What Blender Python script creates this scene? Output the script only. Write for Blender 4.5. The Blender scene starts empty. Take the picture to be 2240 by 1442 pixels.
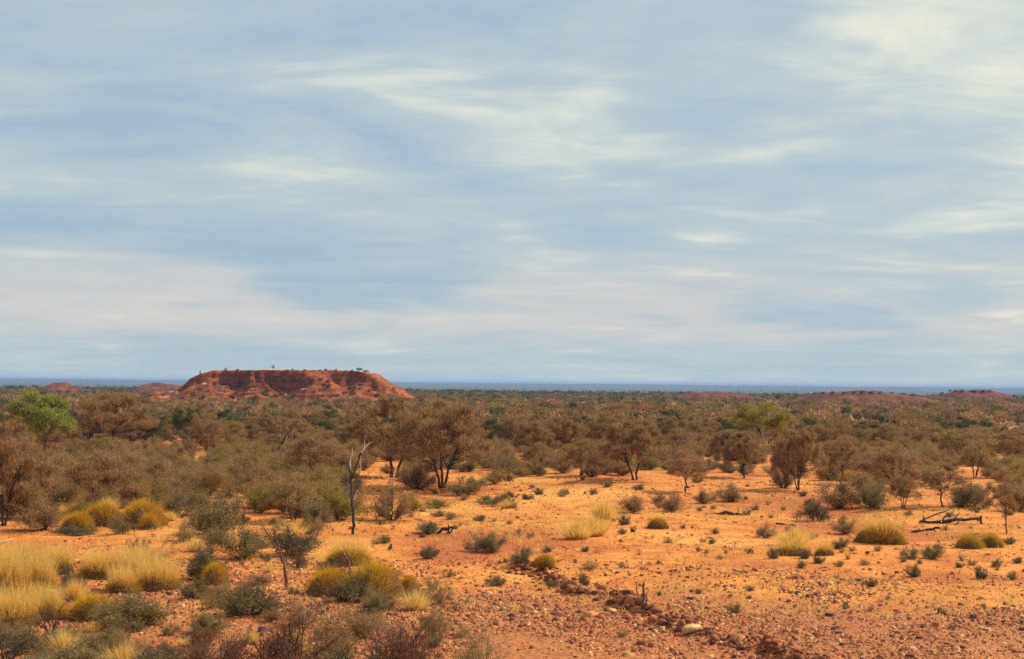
import bpy, math, random
import numpy as np
from mathutils import Vector, Matrix, noise as mnoise

# ------------------------------------------------------------------ camera, sky, sun, exposure
scene = bpy.context.scene
col = scene.collection
R = math.radians
W0, H0, FPX = 2240, 1442, 3077.0          # photograph frame, focal length in its pixels
EYE = Vector((0, 0, 7.0))
PITCH, ROLL = math.atan((838 - 721) / FPX), math.atan(0.0094)
F = Vector((0, math.cos(PITCH), math.sin(PITCH)))
U0 = Vector((0, -math.sin(PITCH), math.cos(PITCH)))
R0 = Vector((1, 0, 0))
RT = R0 * math.cos(ROLL) + U0 * math.sin(ROLL)
UP = U0 * math.cos(ROLL) - R0 * math.sin(ROLL)
cam_d = bpy.data.cameras.new('camera')
cam = bpy.data.objects.new('camera', cam_d)
col.objects.link(cam)
cam.matrix_world = Matrix((
    (RT.x, UP.x, -F.x, EYE.x), (RT.y, UP.y, -F.y, EYE.y), (RT.z, UP.z, -F.z, EYE.z), (0, 0, 0, 1)))
cam_d.sensor_width = 36
cam_d.lens = FPX / W0 * 36
cam_d.clip_start = 0.5
cam_d.clip_end = 60000
scene.camera = cam

SUN_EL, SUN_AZ = R(44), R(64)             # azimuth measured from the view direction to the right
world = bpy.data.worlds.new('World')
scene.world = world
world.use_nodes = True
wn, wl = world.node_tree.nodes, world.node_tree.links
wn.clear()


def wnode(t, **k):
    n = wn.new(t)
    for a, b in k.items():
        setattr(n, a, b)
    return n


def wmath(op, a, b=None, c=None, clamp=False):
    n = wnode('ShaderNodeMath', operation=op, use_clamp=clamp)
    for i, v in enumerate((a, b, c)):
        if v is None:
            continue
        if isinstance(v, (int, float)):
            n.inputs[i].default_value = v
        else:
            wl.new(v, n.inputs[i])
    return n.outputs[0]


def wmix(f, a, b):
    n = wnode('ShaderNodeMix', data_type='RGBA')
    for s, v in ((n.inputs[0], f), (n.inputs[6], a), (n.inputs[7], b)):
        if isinstance(v, (int, float)):
            s.default_value = v
        elif isinstance(v, tuple):
            s.default_value = v + (1,)
        else:
            wl.new(v, s)
    return n.outputs[2]


def wrange(v, a, b):
    n = wnode('ShaderNodeMapRange', interpolation_type='SMOOTHSTEP')
    wl.new(v, n.inputs[0])
    n.inputs[1].default_value, n.inputs[2].default_value = a, b
    return n.outputs[0]


sky_t = wnode('ShaderNodeTexSky', sky_type='NISHITA', sun_disc=False)
sky_t.sun_elevation, sky_t.sun_rotation = SUN_EL, SUN_AZ
sky_t.air_density, sky_t.dust_density, sky_t.ozone_density = 1.0, 2.0, 1.5
tc = wnode('ShaderNodeTexCoord')
sx = wnode('ShaderNodeSeparateXYZ')
wl.new(tc.outputs['Generated'], sx.inputs[0])
dz = wmath('ADD', wmath('MAXIMUM', sx.outputs[2], 0.0), 0.10)
cx, cy = wmath('DIVIDE', sx.outputs[0], dz), wmath('DIVIDE', sx.outputs[1], dz)
cp = wnode('ShaderNodeCombineXYZ')
wl.new(cx, cp.inputs[0]); wl.new(cy, cp.inputs[1])


def cloud(rot, scale, off, detail, rough, dist=0.0, nscale=1.0):
    m = wnode('ShaderNodeMapping')
    m.inputs['Rotation'].default_value[2] = R(rot)
    m.inputs['Scale'].default_value = (scale[0], scale[1], 1)
    m.inputs['Location'].default_value = (off[0], off[1], off[2])
    wl.new(cp.outputs[0], m.inputs[0])
    n = wnode('ShaderNodeTexNoise')
    n.inputs['Scale'].default_value = nscale
    n.inputs['Detail'].default_value = detail
    n.inputs['Roughness'].default_value = rough
    n.inputs['Distortion'].default_value = dist
    wl.new(m.outputs[0], n.inputs[0])
    return n.outputs[0]


big = cloud(14, (0.80, 0.62), (1.3, 2.2, 0.0), 3, 0.55, 0.5)      # broad banks
band = cloud(12, (1.0, 1.6), (3.1, 0.4, 4.0), 5, 0.55, 0.9)       # long soft streaks
fine = cloud(-10, (3.0, 4.4), (0.3, 5.0, 9.0), 4, 0.6, 0.8)       # mottling and ripples
mixv = wmath('ADD', wmath('ADD', wmath('MULTIPLY', big, 0.46), wmath('MULTIPLY', band, 0.38)), wmath('MULTIPLY', fine, 0.16))
elev = wmath('MAXIMUM', sx.outputs[2], 0.0)
mixv = wmath('ADD', mixv, wmath('MULTIPLY', wmath('MINIMUM', elev, 0.35), 0.28))   # the deck thickens overhead
tosun = wmath('ADD', wmath('MULTIPLY', sx.outputs[0], math.sin(SUN_AZ)), wmath('MULTIPLY', sx.outputs[1], math.cos(SUN_AZ)))
mixv = wmath('ADD', mixv, wmath('MULTIPLY', wmath('SUBTRACT', tosun, 0.42), 0.10))  # and glows towards the sun
veil = wmix(0.80, sky_t.outputs[0], (3.35, 4.65, 6.1))           # thin high cloud over the blue
low = wmath('POWER', wmath('SUBTRACT', 1.0, elev, clamp=True), 16)
veil = wmix(wmath('MULTIPLY', low, 0.85), veil, (4.7, 5.75, 6.05))
grey = wmix(wmath('MULTIPLY', wrange(mixv, 0.38, 0.62), 0.9), veil, (5.2, 6.0, 6.15))
bank = wmath('MULTIPLY', wmath('MULTIPLY', wrange(elev, 0.018, 0.045), wrange(elev, 0.105, 0.055)), wrange(big, 0.34, 0.56))
grey = wmix(wmath('MULTIPLY', bank, wmath('ADD', 0.35, wmath('MULTIPLY', band, 0.6))), grey, (6.6, 6.1, 5.8))   # warm bank low over the horizon
cream = wmix(wmath('MULTIPLY', wrange(mixv, 0.545, 0.72), wmath('SUBTRACT', 1.0, wmath('MULTIPLY', low, 0.6))), grey, (8.5, 8.4, 6.9))
bg = wnode('ShaderNodeBackground')
bg.inputs[1].default_value = 0.1
wl.new(cream, bg.inputs[0])
wo = wnode('ShaderNodeOutputWorld')
wl.new(bg.outputs[0], wo.inputs[0])

sun_d = bpy.data.lights.new('sun', 'SUN')
sun_d.energy, sun_d.angle, sun_d.color = 5.0, R(0.9), (1.0, 0.91, 0.76)
sun = bpy.data.objects.new('sun', sun_d)
col.objects.link(sun)
SUNV = Vector((math.sin(SUN_AZ) * math.cos(SUN_EL), math.cos(SUN_AZ) * math.cos(SUN_EL), math.sin(SUN_EL)))
sun.rotation_euler = SUNV.to_track_quat('Z', 'Y').to_euler()
sun.location = (60, 40, 80)

vs = scene.view_settings
vs.view_transform, vs.look, vs.gamma, vs.exposure, vs.use_curve_mapping = 'Standard', 'None', 1.0, 0.08, False
scene.render.engine = 'CYCLES'
cy_ = scene.cycles
cy_.max_bounces, cy_.diffuse_bounces, cy_.transmission_bounces, cy_.volume_bounces = 6, 3, 3, 0
cy_.use_denoising = False
cy_.filter_width = 1.6

# ------------------------------------------------------------------ helpers
rnd = random.Random(7)


def fbm(x, y, s, o=3, z=0.0):
    return mnoise.fractal(Vector((x / s, y / s, z)), 1.0, 2.0, o)


def smooth(a, b, x):
    t = max(0.0, min(1.0, (x - a) / (b - a)))
    return t * t * (3 - 2 * t)


RIDGE_A, RIDGE_B = Vector((0.0, 53.4)), Vector((6.6, 33.0))       # bulldozed rubble line, set below


def ridge_h(x, y):
    a, b = RIDGE_A, RIDGE_B
    ab = b - a
    t = ((x - a.x) * ab.x + (y - a.y) * ab.y) / ab.length_squared
    q = a + ab * t
    side = (x - q.x) * ab.y - (y - q.y) * ab.x
    dd = math.hypot(x - q.x, y - q.y) * (1 if side > 0 else -1) + 0.55 * fbm(x, y, 2.6, 2, 31.0) + 0.3 * math.sin(t * 13)
    amp = max(0.12, 0.62 + 0.75 * fbm(x, y, 1.6, 2, 17.0))
    return 0.30 * amp * math.exp(-(dd / (0.40 + 0.18 * math.sin(t * 29))) ** 2) * smooth(-0.08, 0.05, t)


def ground_h(x, y):
    d = math.hypot(x, y)
    z = 0.0
    if d < 30:
        z += 5.2 * (1 - d / 30.0) ** 2
    z += 0.22 * fbm(x, y, 14, 2, 3.3) * smooth(15, 40, d) * (1 - smooth(400, 700, d))
    if d < 140:
        z += 0.05 * fbm(x, y, 1.7, 2, 8.1) + ridge_h(x, y)
    z += 0.9 * fbm(x, y, 120, 2, 1.3) * smooth(130, 330, d)
    z += -12.0 * smooth(420, 2900, d)
    z += 21.5 * smooth(6500, 12500, d) + 3.2 * fbm(x, y, 2600, 3, 5.5) * smooth(7000, 12000, d)
    return z


def ray(px, py):
    return (F * FPX + RT * (px - W0 / 2) - UP * (py - H0 / 2)).normalized()


def at(px, py):
    """ground point seen at a pixel of the photograph, and metres per pixel there"""
    v = ray(px, py)
    t = 20.0
    step = 1.0
    while t < 14000:
        p = EYE + v * t
        if p.z < ground_h(p.x, p.y):
            break
        t += step
        step = max(0.5, t * 0.008)
    lo, hi = t - step * 1.1, t
    for _ in range(18):
        m = (lo + hi) / 2
        p = EYE + v * m
        if p.z < ground_h(p.x, p.y):
            hi = m
        else:
            lo = m
    p = EYE + v * hi
    return Vector((p.x, p.y, ground_h(p.x, p.y))), (p - EYE).dot(F) / FPX


def pixel(p):
    q = Vector(p) - EYE
    w = q.dot(F)
    return W0 / 2 + FPX * q.dot(RT) / w, H0 / 2 - FPX * q.dot(UP) / w


def np_mesh(name, V, T, colors=None, mat=None, smooth_shade=False):
    """mesh from vertex and triangle/quad arrays"""
    V = np.asarray(V, dtype=np.float32)
    T = np.asarray(T, dtype=np.int32)
    me = bpy.data.meshes.new(name)
    k = T.shape[1]
    me.vertices.add(len(V)); me.vertices.foreach_set('co', V.ravel())
    me.loops.add(T.size); me.loops.foreach_set('vertex_index', T.ravel())
    me.polygons.add(len(T))
    me.polygons.foreach_set('loop_start', np.arange(0, T.size, k, dtype=np.int32))
    try:
        me.polygons.foreach_set('loop_total', np.full(len(T), k, dtype=np.int32))
    except Exception:
        pass
    if smooth_shade:
        me.polygons.foreach_set('use_smooth', np.ones(len(T), dtype=bool))
    me.update(calc_edges=True)
    me.validate()
    if colors is not None:
        at_ = me.color_attributes.new('tint', 'FLOAT_COLOR', 'POINT')
        c = np.ones((len(V), 4), dtype=np.float32)
        c[:, :3] = colors
        at_.data.foreach_set('color', c.ravel())
    if mat:
        me.materials.append(mat)
    return me


def link(name, me, parent=None):
    o = bpy.data.objects.new(name, me)
    col.objects.link(o)
    if parent:
        o.parent = parent
    return o


def tag(o, label=None, cat=None, group=None, kind=None):
    if label:
        o['label'] = label
    if cat:
        o['category'] = cat
    if group:
        o['group'] = group
    if kind:
        o['kind'] = kind
    return o


# ------------------------------------------------------------------ materials
def new_mat(name):
    m = bpy.data.materials.new(name)
    m.use_nodes = True
    m.node_tree.nodes.clear()
    return m, m.node_tree.nodes, m.node_tree.links


def N(nodes, t, **k):
    n = nodes.new(t)
    for a, b in k.items():
        setattr(n, a, b)
    return n


def mixc(nt, f, a, b, mode='MIX'):
    n = nt.nodes.new('ShaderNodeMix')
    n.data_type = 'RGBA'
    n.blend_type = mode
    for s, v in ((n.inputs[0], f), (n.inputs[6], a), (n.inputs[7], b)):
        if isinstance(v, (int, float)):
            s.default_value = v
        elif isinstance(v, tuple):
            s.default_value = v + (1,)
        else:
            nt.links.new(v, s)
    return n.outputs[2]


def mrange(nt, v, a, b, c=0.0, d=1.0):
    n = nt.nodes.new('ShaderNodeMapRange')
    n.interpolation_type = 'SMOOTHSTEP'
    nt.links.new(v, n.inputs[0])
    for i, q in enumerate((a, b, c, d)):
        n.inputs[i + 1].default_value = q
    return n.outputs[0]


def mmath(nt, op, a, b=None, clamp=False):
    n = nt.nodes.new('ShaderNodeMath')
    n.operation = op
    n.use_clamp = clamp
    for i, v in enumerate((a, b)):
        if v is None:
            continue
        if isinstance(v, (int, float)):
            n.inputs[i].default_value = v
        else:
            nt.links.new(v, n.inputs[i])
    return n.outputs[0]


def tnoise(nt, vec, scale, detail=4, rough=0.55, dist=0.0):
    n = nt.nodes.new('ShaderNodeTexNoise')
    n.inputs['Scale'].default_value = scale
    n.inputs['Detail'].default_value = detail
    n.inputs['Roughness'].default_value = rough
    n.inputs['Distortion'].default_value = dist
    nt.links.new(vec, n.inputs[0])
    return n.outputs[0]


def leaf_mat(name, c0, c1, c2, trans=0.3, use_tint=False):
    """leaf by leaf colour from c0 to c1, whole plants shifted towards c2"""
    m, n, l = new_mat(name)
    nt = m.node_tree
    geo = N(n, 'ShaderNodeNewGeometry')
    info = N(n, 'ShaderNodeObjectInfo')
    c = mixc(nt, geo.outputs['Random Per Island'], c0, c1)
    c = mixc(nt, mmath(nt, 'MULTIPLY', info.outputs['Random'], 0.6), c, c2)
    if use_tint:
        a = N(n, 'ShaderNodeVertexColor', layer_name='tint')
        c = mixc(nt, 1.0, a.outputs[0], mixc(nt, geo.outputs['Random Per Island'], (0.55, 0.55, 0.55), (1.4, 1.4, 1.4)), 'MULTIPLY')
    d = N(n, 'ShaderNodeBsdfDiffuse')
    t = N(n, 'ShaderNodeBsdfTranslucent')
    l.new(c, d.inputs[0]); l.new(c, t.inputs[0])
    s = N(n, 'ShaderNodeMixShader')
    s.inputs[0].default_value = trans
    l.new(d.outputs[0], s.inputs[1]); l.new(t.outputs[0], s.inputs[2])
    o = N(n, 'ShaderNodeOutputMaterial')
    l.new(s.outputs[0], o.inputs[0])
    return m


def bark_mat(name, c0, c1, scale=9.0):
    m, n, l = new_mat(name)
    nt = m.node_tree
    tcn = N(n, 'ShaderNodeTexCoord')
    v = tnoise(nt, tcn.outputs['Object'], scale, 5, 0.65)
    c = mixc(nt, mrange(nt, v, 0.35, 0.65), c0, c1)
    p = N(n, 'ShaderNodeBsdfPrincipled')
    p.inputs['Roughness'].default_value = 0.9
    l.new(c, p.inputs['Base Color'])
    b = N(n, 'ShaderNodeBump')
    b.inputs['Strength'].default_value = 0.5
    b.inputs['Distance'].default_value = 0.02
    l.new(v, b.inputs['Height']); l.new(b.outputs[0], p.inputs['Normal'])
    o = N(n, 'ShaderNodeOutputMaterial')
    l.new(p.outputs[0], o.inputs[0])
    return m


M = {
    'mulga': leaf_mat('mulga_leaf', (0.175, 0.098, 0.045), (0.570, 0.350, 0.165), (0.320, 0.208, 0.092), 0.40),
    'olive': leaf_mat('olive_leaf', (0.190, 0.124, 0.046), (0.540, 0.365, 0.140), (0.350, 0.225, 0.082), 0.40),
    'sage': leaf_mat('sage_leaf', (0.130, 0.108, 0.046), (0.390, 0.315, 0.140), (0.310, 0.205, 0.080), 0.3),
    'bluebush': leaf_mat('bluebush_leaf', (0.090, 0.074, 0.038), (0.330, 0.262, 0.120), (0.220, 0.150, 0.066), 0.26),
    'green': leaf_mat('bright_leaf', (0.090, 0.110, 0.022), (0.580, 0.570, 0.130), (0.30, 0.32, 0.06), 0.45),  # dark end of the leaf colours stands in for shadow inside the crown
    'ygreen': leaf_mat('yellow_green_leaf', (0.230, 0.190, 0.034), (0.430, 0.345, 0.070), (0.30, 0.24, 0.05), 0.4),
    'dark': leaf_mat('dark_leaf', (0.075, 0.082, 0.036), (0.160, 0.165, 0.070), (0.13, 0.11, 0.05), 0.3),
    'red': leaf_mat('russet_leaf', (0.170, 0.070, 0.044), (0.310, 0.150, 0.085), (0.23, 0.11, 0.06), 0.3),
    'straw_leaf': leaf_mat('straw_leaf', (0.30, 0.20, 0.075), (0.50, 0.34, 0.14), (0.36, 0.25, 0.10), 0.3),
    'spinifex': leaf_mat('spinifex_blade', (0.36, 0.185, 0.015), (0.86, 0.500, 0.058), (0.72, 0.43, 0.042), 0.22),
    'thatch': leaf_mat('spinifex_thatch', (0.075, 0.040, 0.016), (0.16, 0.09, 0.032), (0.11, 0.06, 0.022), 0.0),  # dead thatch, its colour darkened further to deepen the shade inside the hummock
    'straw': leaf_mat('straw_blade', (0.70, 0.440, 0.110), (0.95, 0.690, 0.240), (0.86, 0.58, 0.16), 0.4),
    'scrub': leaf_mat('scrub_leaf', (0.1, 0.1, 0.1), (0.2, 0.2, 0.2), (0.1, 0.1, 0.1), 0.3, True),
    'bark': bark_mat('dark_bark', (0.035, 0.022, 0.016), (0.085, 0.055, 0.038)),
    'brownbark': bark_mat('red_brown_bark', (0.10, 0.045, 0.025), (0.21, 0.105, 0.06)),
    'palebark': bark_mat('pale_bark', (0.40, 0.30, 0.22), (0.72, 0.60, 0.48)),
    'bone': bark_mat('bleached_wood', (0.55, 0.45, 0.34), (0.85, 0.76, 0.62), 4.0),
    'char': bark_mat('charred_wood', (0.022, 0.018, 0.018), (0.075, 0.06, 0.05)),
}


def ground_mat():
    m, n, l = new_mat('red_desert_ground')
    nt = m.node_tree
    geo = N(n, 'ShaderNodeNewGeometry')
    P = geo.outputs['Position']
    sp = N(n, 'ShaderNodeSeparateXYZ')
    l.new(P, sp.inputs[0])
    ln = N(n, 'ShaderNodeVectorMath', operation='LENGTH')
    l.new(P, ln.inputs[0])
    dist = ln.outputs['Value']
    n1 = tnoise(nt, P, 0.09, 4, 0.55, 0.4)       # patches ~10 m
    n2 = tnoise(nt, P, 0.55, 7, 0.68, 0.3)       # patches ~2 m
    n3 = tnoise(nt, P, 5.0, 4, 0.7)              # pebbles
    n4 = tnoise(nt, P, 17.0, 2, 0.6)
    sand = mixc(nt, mrange(nt, n2, 0.36, 0.66), (0.54, 0.158, 0.032), (0.77, 0.292, 0.060))
    sand = mixc(nt, mmath(nt, 'MULTIPLY', mrange(nt, n1, 0.50, 0.68), 0.8), sand, (0.80, 0.385, 0.090))   # thin dry grass
    sand = mixc(nt, mmath(nt, 'MULTIPLY', mrange(nt, n1, 0.47, 0.33), 0.9), sand, (0.42, 0.102, 0.028))   # bare red soil
    sand = mixc(nt, mmath(nt, 'MULTIPLY', mrange(nt, n3, 0.53, 0.66), 0.7), sand, (0.30, 0.090, 0.032))
    sand = mixc(nt, mmath(nt, 'MULTIPLY', mrange(nt, n4, 0.57, 0.70), 0.5), sand, (0.78, 0.40, 0.17))
    # gravel pavement near the camera: darker ironstone
    grav = mixc(nt, mrange(nt, n3, 0.38, 0.62), (0.25, 0.078, 0.036), (0.52, 0.180, 0.060))
    grav = mixc(nt, mmath(nt, 'MULTIPLY', mrange(nt, n4, 0.52, 0.66), 0.7), grav, (0.58, 0.26, 0.11))
    edge = mmath(nt, 'ADD', sp.outputs[1], mmath(nt, 'MULTIPLY', mmath(nt, 'SUBTRACT', n1, 0.5), 30.0))
    gm = mmath(nt, 'MULTIPLY', mrange(nt, edge, 51.0, 42.0), mrange(nt, n2, 0.28, 0.52))
    c = mixc(nt, mmath(nt, 'MULTIPLY', gm, 0.85), sand, grav)
    litter = mixc(nt, mrange(nt, n2, 0.35, 0.65), (0.26, 0.125, 0.055), (0.50, 0.235, 0.085))
    c = mixc(nt, mmath(nt, 'MULTIPLY', mrange(nt, dist, 95, 260), 0.8), c, litter)
    # the far plain is ground cover and scrub too small to tell apart
    n5 = tnoise(nt, P, 0.012, 6, 0.65)
    far = mixc(nt, mrange(nt, n5, 0.42, 0.68), (0.070, 0.082, 0.044), (0.17, 0.115, 0.055))
    c = mixc(nt, mrange(nt, dist, 330, 900), c, far)
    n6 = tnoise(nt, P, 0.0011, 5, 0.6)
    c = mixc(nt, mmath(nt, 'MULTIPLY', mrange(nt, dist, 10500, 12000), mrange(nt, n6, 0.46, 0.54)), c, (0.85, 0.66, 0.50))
    p = N(n, 'ShaderNodeBsdfPrincipled')
    p.inputs['Roughness'].default_value = 0.95
    p.inputs['Specular IOR Level'].default_value = 0.15
    l.new(c, p.inputs['Base Color'])
    b = N(n, 'ShaderNodeBump')
    b.inputs['Strength'].default_value = 0.9
    b.inputs['Distance'].default_value = 0.15
    l.new(mmath(nt, 'ADD', n3, mmath(nt, 'MULTIPLY', n2, 1.2)), b.inputs['Height'])
    l.new(b.outputs[0], p.inputs['Normal'])
    o = N(n, 'ShaderNodeOutputMaterial')
    l.new(p.outputs[0], o.inputs[0])
    return m


def hill_mat(name, grass=True, k=1.0):
    m, n, l = new_mat(name)
    nt = m.node_tree
    tcn = N(n, 'ShaderNodeTexCoord')
    P = tcn.outputs['Object']
    geo = N(n, 'ShaderNodeNewGeometry')
    sn = N(n, 'ShaderNodeSeparateXYZ')
    l.new(geo.outputs['Normal'], sn.inputs[0])
    n1 = tnoise(nt, P, 0.075, 6, 0.65, 0.9)
    n2 = tnoise(nt, P, 0.7, 6, 0.7, 0.3)
    c = mixc(nt, mrange(nt, n1, 0.40, 0.60), (0.150, 0.036, 0.018), (0.40, 0.112, 0.036))
    c = mixc(nt, mmath(nt, 'MULTIPLY', mrange(nt, sn.outputs[2], 0.82, 0.60), 0.5), c, (0.17, 0.035, 0.018))
    mp_ = N(n, 'ShaderNodeMapping')
    mp_.inputs['Scale'].default_value = (0.07, 0.07, 1.1)
    l.new(P, mp_.inputs[0])
    st = tnoise(nt, mp_.outputs[0], 1.0, 4, 0.6, 0.2)
    c = mixc(nt, mmath(nt, 'MULTIPLY', mrange(nt, st, 0.50, 0.60), 0.55), c, (0.13, 0.034, 0.020))
    c = mixc(nt, mmath(nt, 'MULTIPLY', mrange(nt, st, 0.44, 0.36), 0.5), c, (0.50, 0.17, 0.06))
    c = mixc(nt, mmath(nt, 'MULTIPLY', mrange(nt, n2, 0.46, 0.62), 0.7), c, (0.14, 0.035, 0.020))
    c = mixc(nt, mmath(nt, 'MULTIPLY', mrange(nt, n2, 0.44, 0.34), 0.5), c, (0.52, 0.20, 0.075))
    if grass:
        c = mixc(nt, mmath(nt, 'MULTIPLY', mrange(nt, sn.outputs[2], 0.955, 0.99), 0.85), c, (0.58, 0.40, 0.17))
    if k < 1:
        c = mixc(nt, 1.0 - k, c, (0.10, 0.045, 0.035))
    p = N(n, 'ShaderNodeBsdfPrincipled')
    p.inputs['Roughness'].default_value = 0.95
    p.inputs['Specular IOR Level'].default_value = 0.1
    l.new(c, p.inputs['Base Color'])
    b = N(n, 'ShaderNodeBump')
    b.inputs['Strength'].default_value = 1.0
    b.inputs['Distance'].default_value = 0.5
    l.new(n2, b.inputs['Height']); l.new(b.outputs[0], p.inputs['Normal'])
    o = N(n, 'ShaderNodeOutputMaterial')
    l.new(p.outputs[0], o.inputs[0])
    return m


def rock_mat(name, c0, c1, tint=False):
    m, n, l = new_mat(name)
    nt = m.node_tree
    tcn = N(n, 'ShaderNodeTexCoord')
    info = N(n, 'ShaderNodeObjectInfo')
    v = tnoise(nt, tcn.outputs['Object'], 3.0 if not tint else 9.0, 5, 0.65)
    if tint:
        a = N(n, 'ShaderNodeVertexColor', layer_name='tint')
        c = mixc(nt, mmath(nt, 'MULTIPLY', mrange(nt, v, 0.4, 0.65), 0.5), a.outputs[0], mixc(nt, 1.0, a.outputs[0], (0.5, 0.45, 0.42), 'MULTIPLY'))
    else:
        c = mixc(nt, mrange(nt, v, 0.35, 0.65), c0, c1)
        c = mixc(nt, mmath(nt, 'POWER', info.outputs['Random'], 2.5), c, (0.46, 0.15, 0.055)) if 'pale' not in name else c
    p = N(n, 'ShaderNodeBsdfPrincipled')
    p.inputs['Roughness'].default_value = 0.85
    p.inputs['Specular IOR Level'].default_value = 0.2
    l.new(c, p.inputs['Base Color'])
    b = N(n, 'ShaderNodeBump')
    b.inputs['Strength'].default_value = 0.6
    b.inputs['Distance'].default_value = 0.03
    l.new(v, b.inputs['Height']); l.new(b.outputs[0], p.inputs['Normal'])
    o = N(n, 'ShaderNodeOutputMaterial')
    l.new(p.outputs[0], o.inputs[0])
    return m


# ------------------------------------------------------------------ the ground, one sheet to the horizon
pA, _ = at(1115, 1232)
pB, _ = at(1700, 1440)
RIDGE_A, RIDGE_B = Vector((pA.x, pA.y)), Vector((pB.x, pB.y))

ang = np.concatenate([np.linspace(-33, 33, 260), np.linspace(33, 327, 50)[1:-1]])
ang = np.radians(ang)
rad = np.concatenate([np.linspace(1.0, 30, 14), np.geomspace(31, 130, 150), np.geomspace(131, 14000, 120)])
GV, GT = [], []
for r_ in rad:
    for a_ in ang:
        x, y = r_ * math.sin(a_), r_ * math.cos(a_)
        GV.append((x, y, ground_h(x, y)))
na = len(ang)
for i in range(len(rad) - 1):
    for j in range(na):
        k = (j + 1) % na
        GT.append((i * na + j, i * na + k, (i + 1) * na + k, (i + 1) * na + j))
GT = [q[::-1] for q in GT]
ground = link('ground', np_mesh('ground', GV, GT, mat=ground_mat(), smooth_shade=True))
tag(ground, 'orange sandy desert ground stretching to the horizon', kind='structure')


# ------------------------------------------------------------------ mesa and low hills
def hill(name, label, dist, prof, depth, mat, rough=0.5, seed=0.0, flat_top=None, res=0.5, base_z=None):
    """prof: silhouette as (pixel x, pixel y) seen at that distance; depth: half depth in metres"""
    pts = []
    for px, py in prof:
        v = ray(px, py)
        t = dist / v.dot(F)
        p = EYE + v * t
        pts.append((p.x, p.z))
    x0, x1 = pts[0][0], pts[-1][0]
    yc = dist
    nx, ny = int((x1 - x0) / res) + 1, int(2 * depth / res) + 1
    V, T = [], []

    def sil(x):
        for (a, za), (b, zb) in zip(pts, pts[1:]):
            if a <= x <= b:
                t = (x - a) / max(1e-6, b - a)
                return za + (zb - za) * t
        return pts[0][1]
    cxm = (x0 + x1) / 2
    for j in range(ny + 1):
        for i in range(nx + 1):
            x = x0 + (x1 - x0) * i / nx
            y = yc - depth + 2 * depth * j / ny
            g = ground_h(x, y) if base_z is None else base_z
            warp = 1 + 0.20 * fbm(x, y, depth * 0.5, 3, seed) + 0.08 * fbm(x, y, depth * 0.13, 3, seed + 4)
            v = abs(y - yc) / depth / max(0.5, warp)
            v = max(0.0, min(1.0, v))
            if flat_top:
                t = max(0.0, (v - flat_top) / (1 - flat_top))
                cl = max(0.04, 0.24 + 0.42 * fbm(x, 0, 11, 3, seed + 21))            # height of the cliff under the rim
                k = max(0.0, min(1.0, 1 - cl * smooth(0.0, 0.10, t) - (1 - cl) * t ** 0.8))
            else:
                k = (1 - v * v) ** 1.2
            hgt = max(0.0, sil(x) - g)
            z = g - 0.6 + (hgt + 0.6) * k
            if 0.02 < k:
                sl = min(1.0, k * 4) * (1 if not flat_top else (0.25 + 0.75 * (1 - smooth(0.92, 0.99, k))))
                z += rough * sl * (fbm(x, y * 0.35, 7.0, 4, seed + 9) * 0.95 + 0.30 * fbm(x, y, 1.5, 2, seed + 2))
            V.append((x, y, z))
    w = nx + 1
    for j in range(ny):
        for i in range(nx):
            T.append((j * w + i, j * w + i + 1, (j + 1) * w + i + 1, (j + 1) * w + i))
    V = np.array(V)
    o_ = np.array((cxm, yc, 0.0))
    ob = link(name, np_mesh(name, V - o_, T, mat=mat, smooth_shade=True))
    ob.location = o_
    tag(ob, label, kind='structure')
    zs = V[:, 2].reshape(ny + 1, nx + 1)

    def height(x, y):
        i = (x - x0) / (x1 - x0) * nx
        j = (y - (yc - depth)) / (2 * depth) * ny
        i, j = max(0, min(nx - 1, int(i))), max(0, min(ny - 1, int(j)))
        return float(zs[j, i])
    return ob, height, (x0, x1, yc - depth, yc + depth)


MESA_D = 455.0
mesa, mesa_h, mesa_b = hill('mesa', 'flat-topped red rock mesa with a grassy rim', MESA_D,
    [(314, 886), (338, 867), (372, 857), (412, 855), (424, 843), (440, 828), (462, 819), (492, 812), (540, 811),
     (600, 810), (680, 811), (745, 811), (795, 813), (818, 819), (842, 834), (866, 848), (886, 860), (906, 874), (926, 887)],
    36, hill_mat('mesa_rock'), rough=1.35, seed=2.0, flat_top=0.45, res=0.55)
HM = hill_mat('hill_rock', False, 0.45)
hill('hill', 'small peaked red hill beyond the scrub at far left', 760,
     [(62, 862), (95, 850), (118, 838), (132, 838), (143, 834), (156, 845), (182, 852), (210, 862)], 18, HM, 0.9, 5.0, res=0.7)
hill('hill', 'low dark rise just left behind the mesa', 820,
     [(260, 862), (300, 850), (322, 840), (345, 838), (380, 841), (410, 848), (440, 860)], 22, HM, 0.8, 6.0, res=0.8)
hr, hr_h, hr_b = hill('hill', 'long low red hill on the right with dark bushes along its crest', 520,
     [(1700, 892), (1752, 876), (1785, 862), (1830, 858), (1880, 854), (1925, 858), (1960, 864), (2010, 868), (2050, 878), (2090, 892)],
     26, HM, 0.8, 8.0, res=0.7)
hp, hp_h, hp_b = hill('hill', 'rounded purple-grey hill at far right', 760,
     [(2010, 880), (2048, 866), (2075, 857), (2110, 854), (2150, 852), (2172, 856), (2200, 868), (2236, 880)], 24, HM, 0.8, 11.0, res=0.9)
hill('hill', 'faint low stony rise right of centre', 640,
     [(1420, 882), (1480, 866), (1530, 857), (1585, 860), (1640, 864), (1700, 882)], 22, HM, 0.7, 14.0, res=0.9)


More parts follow.
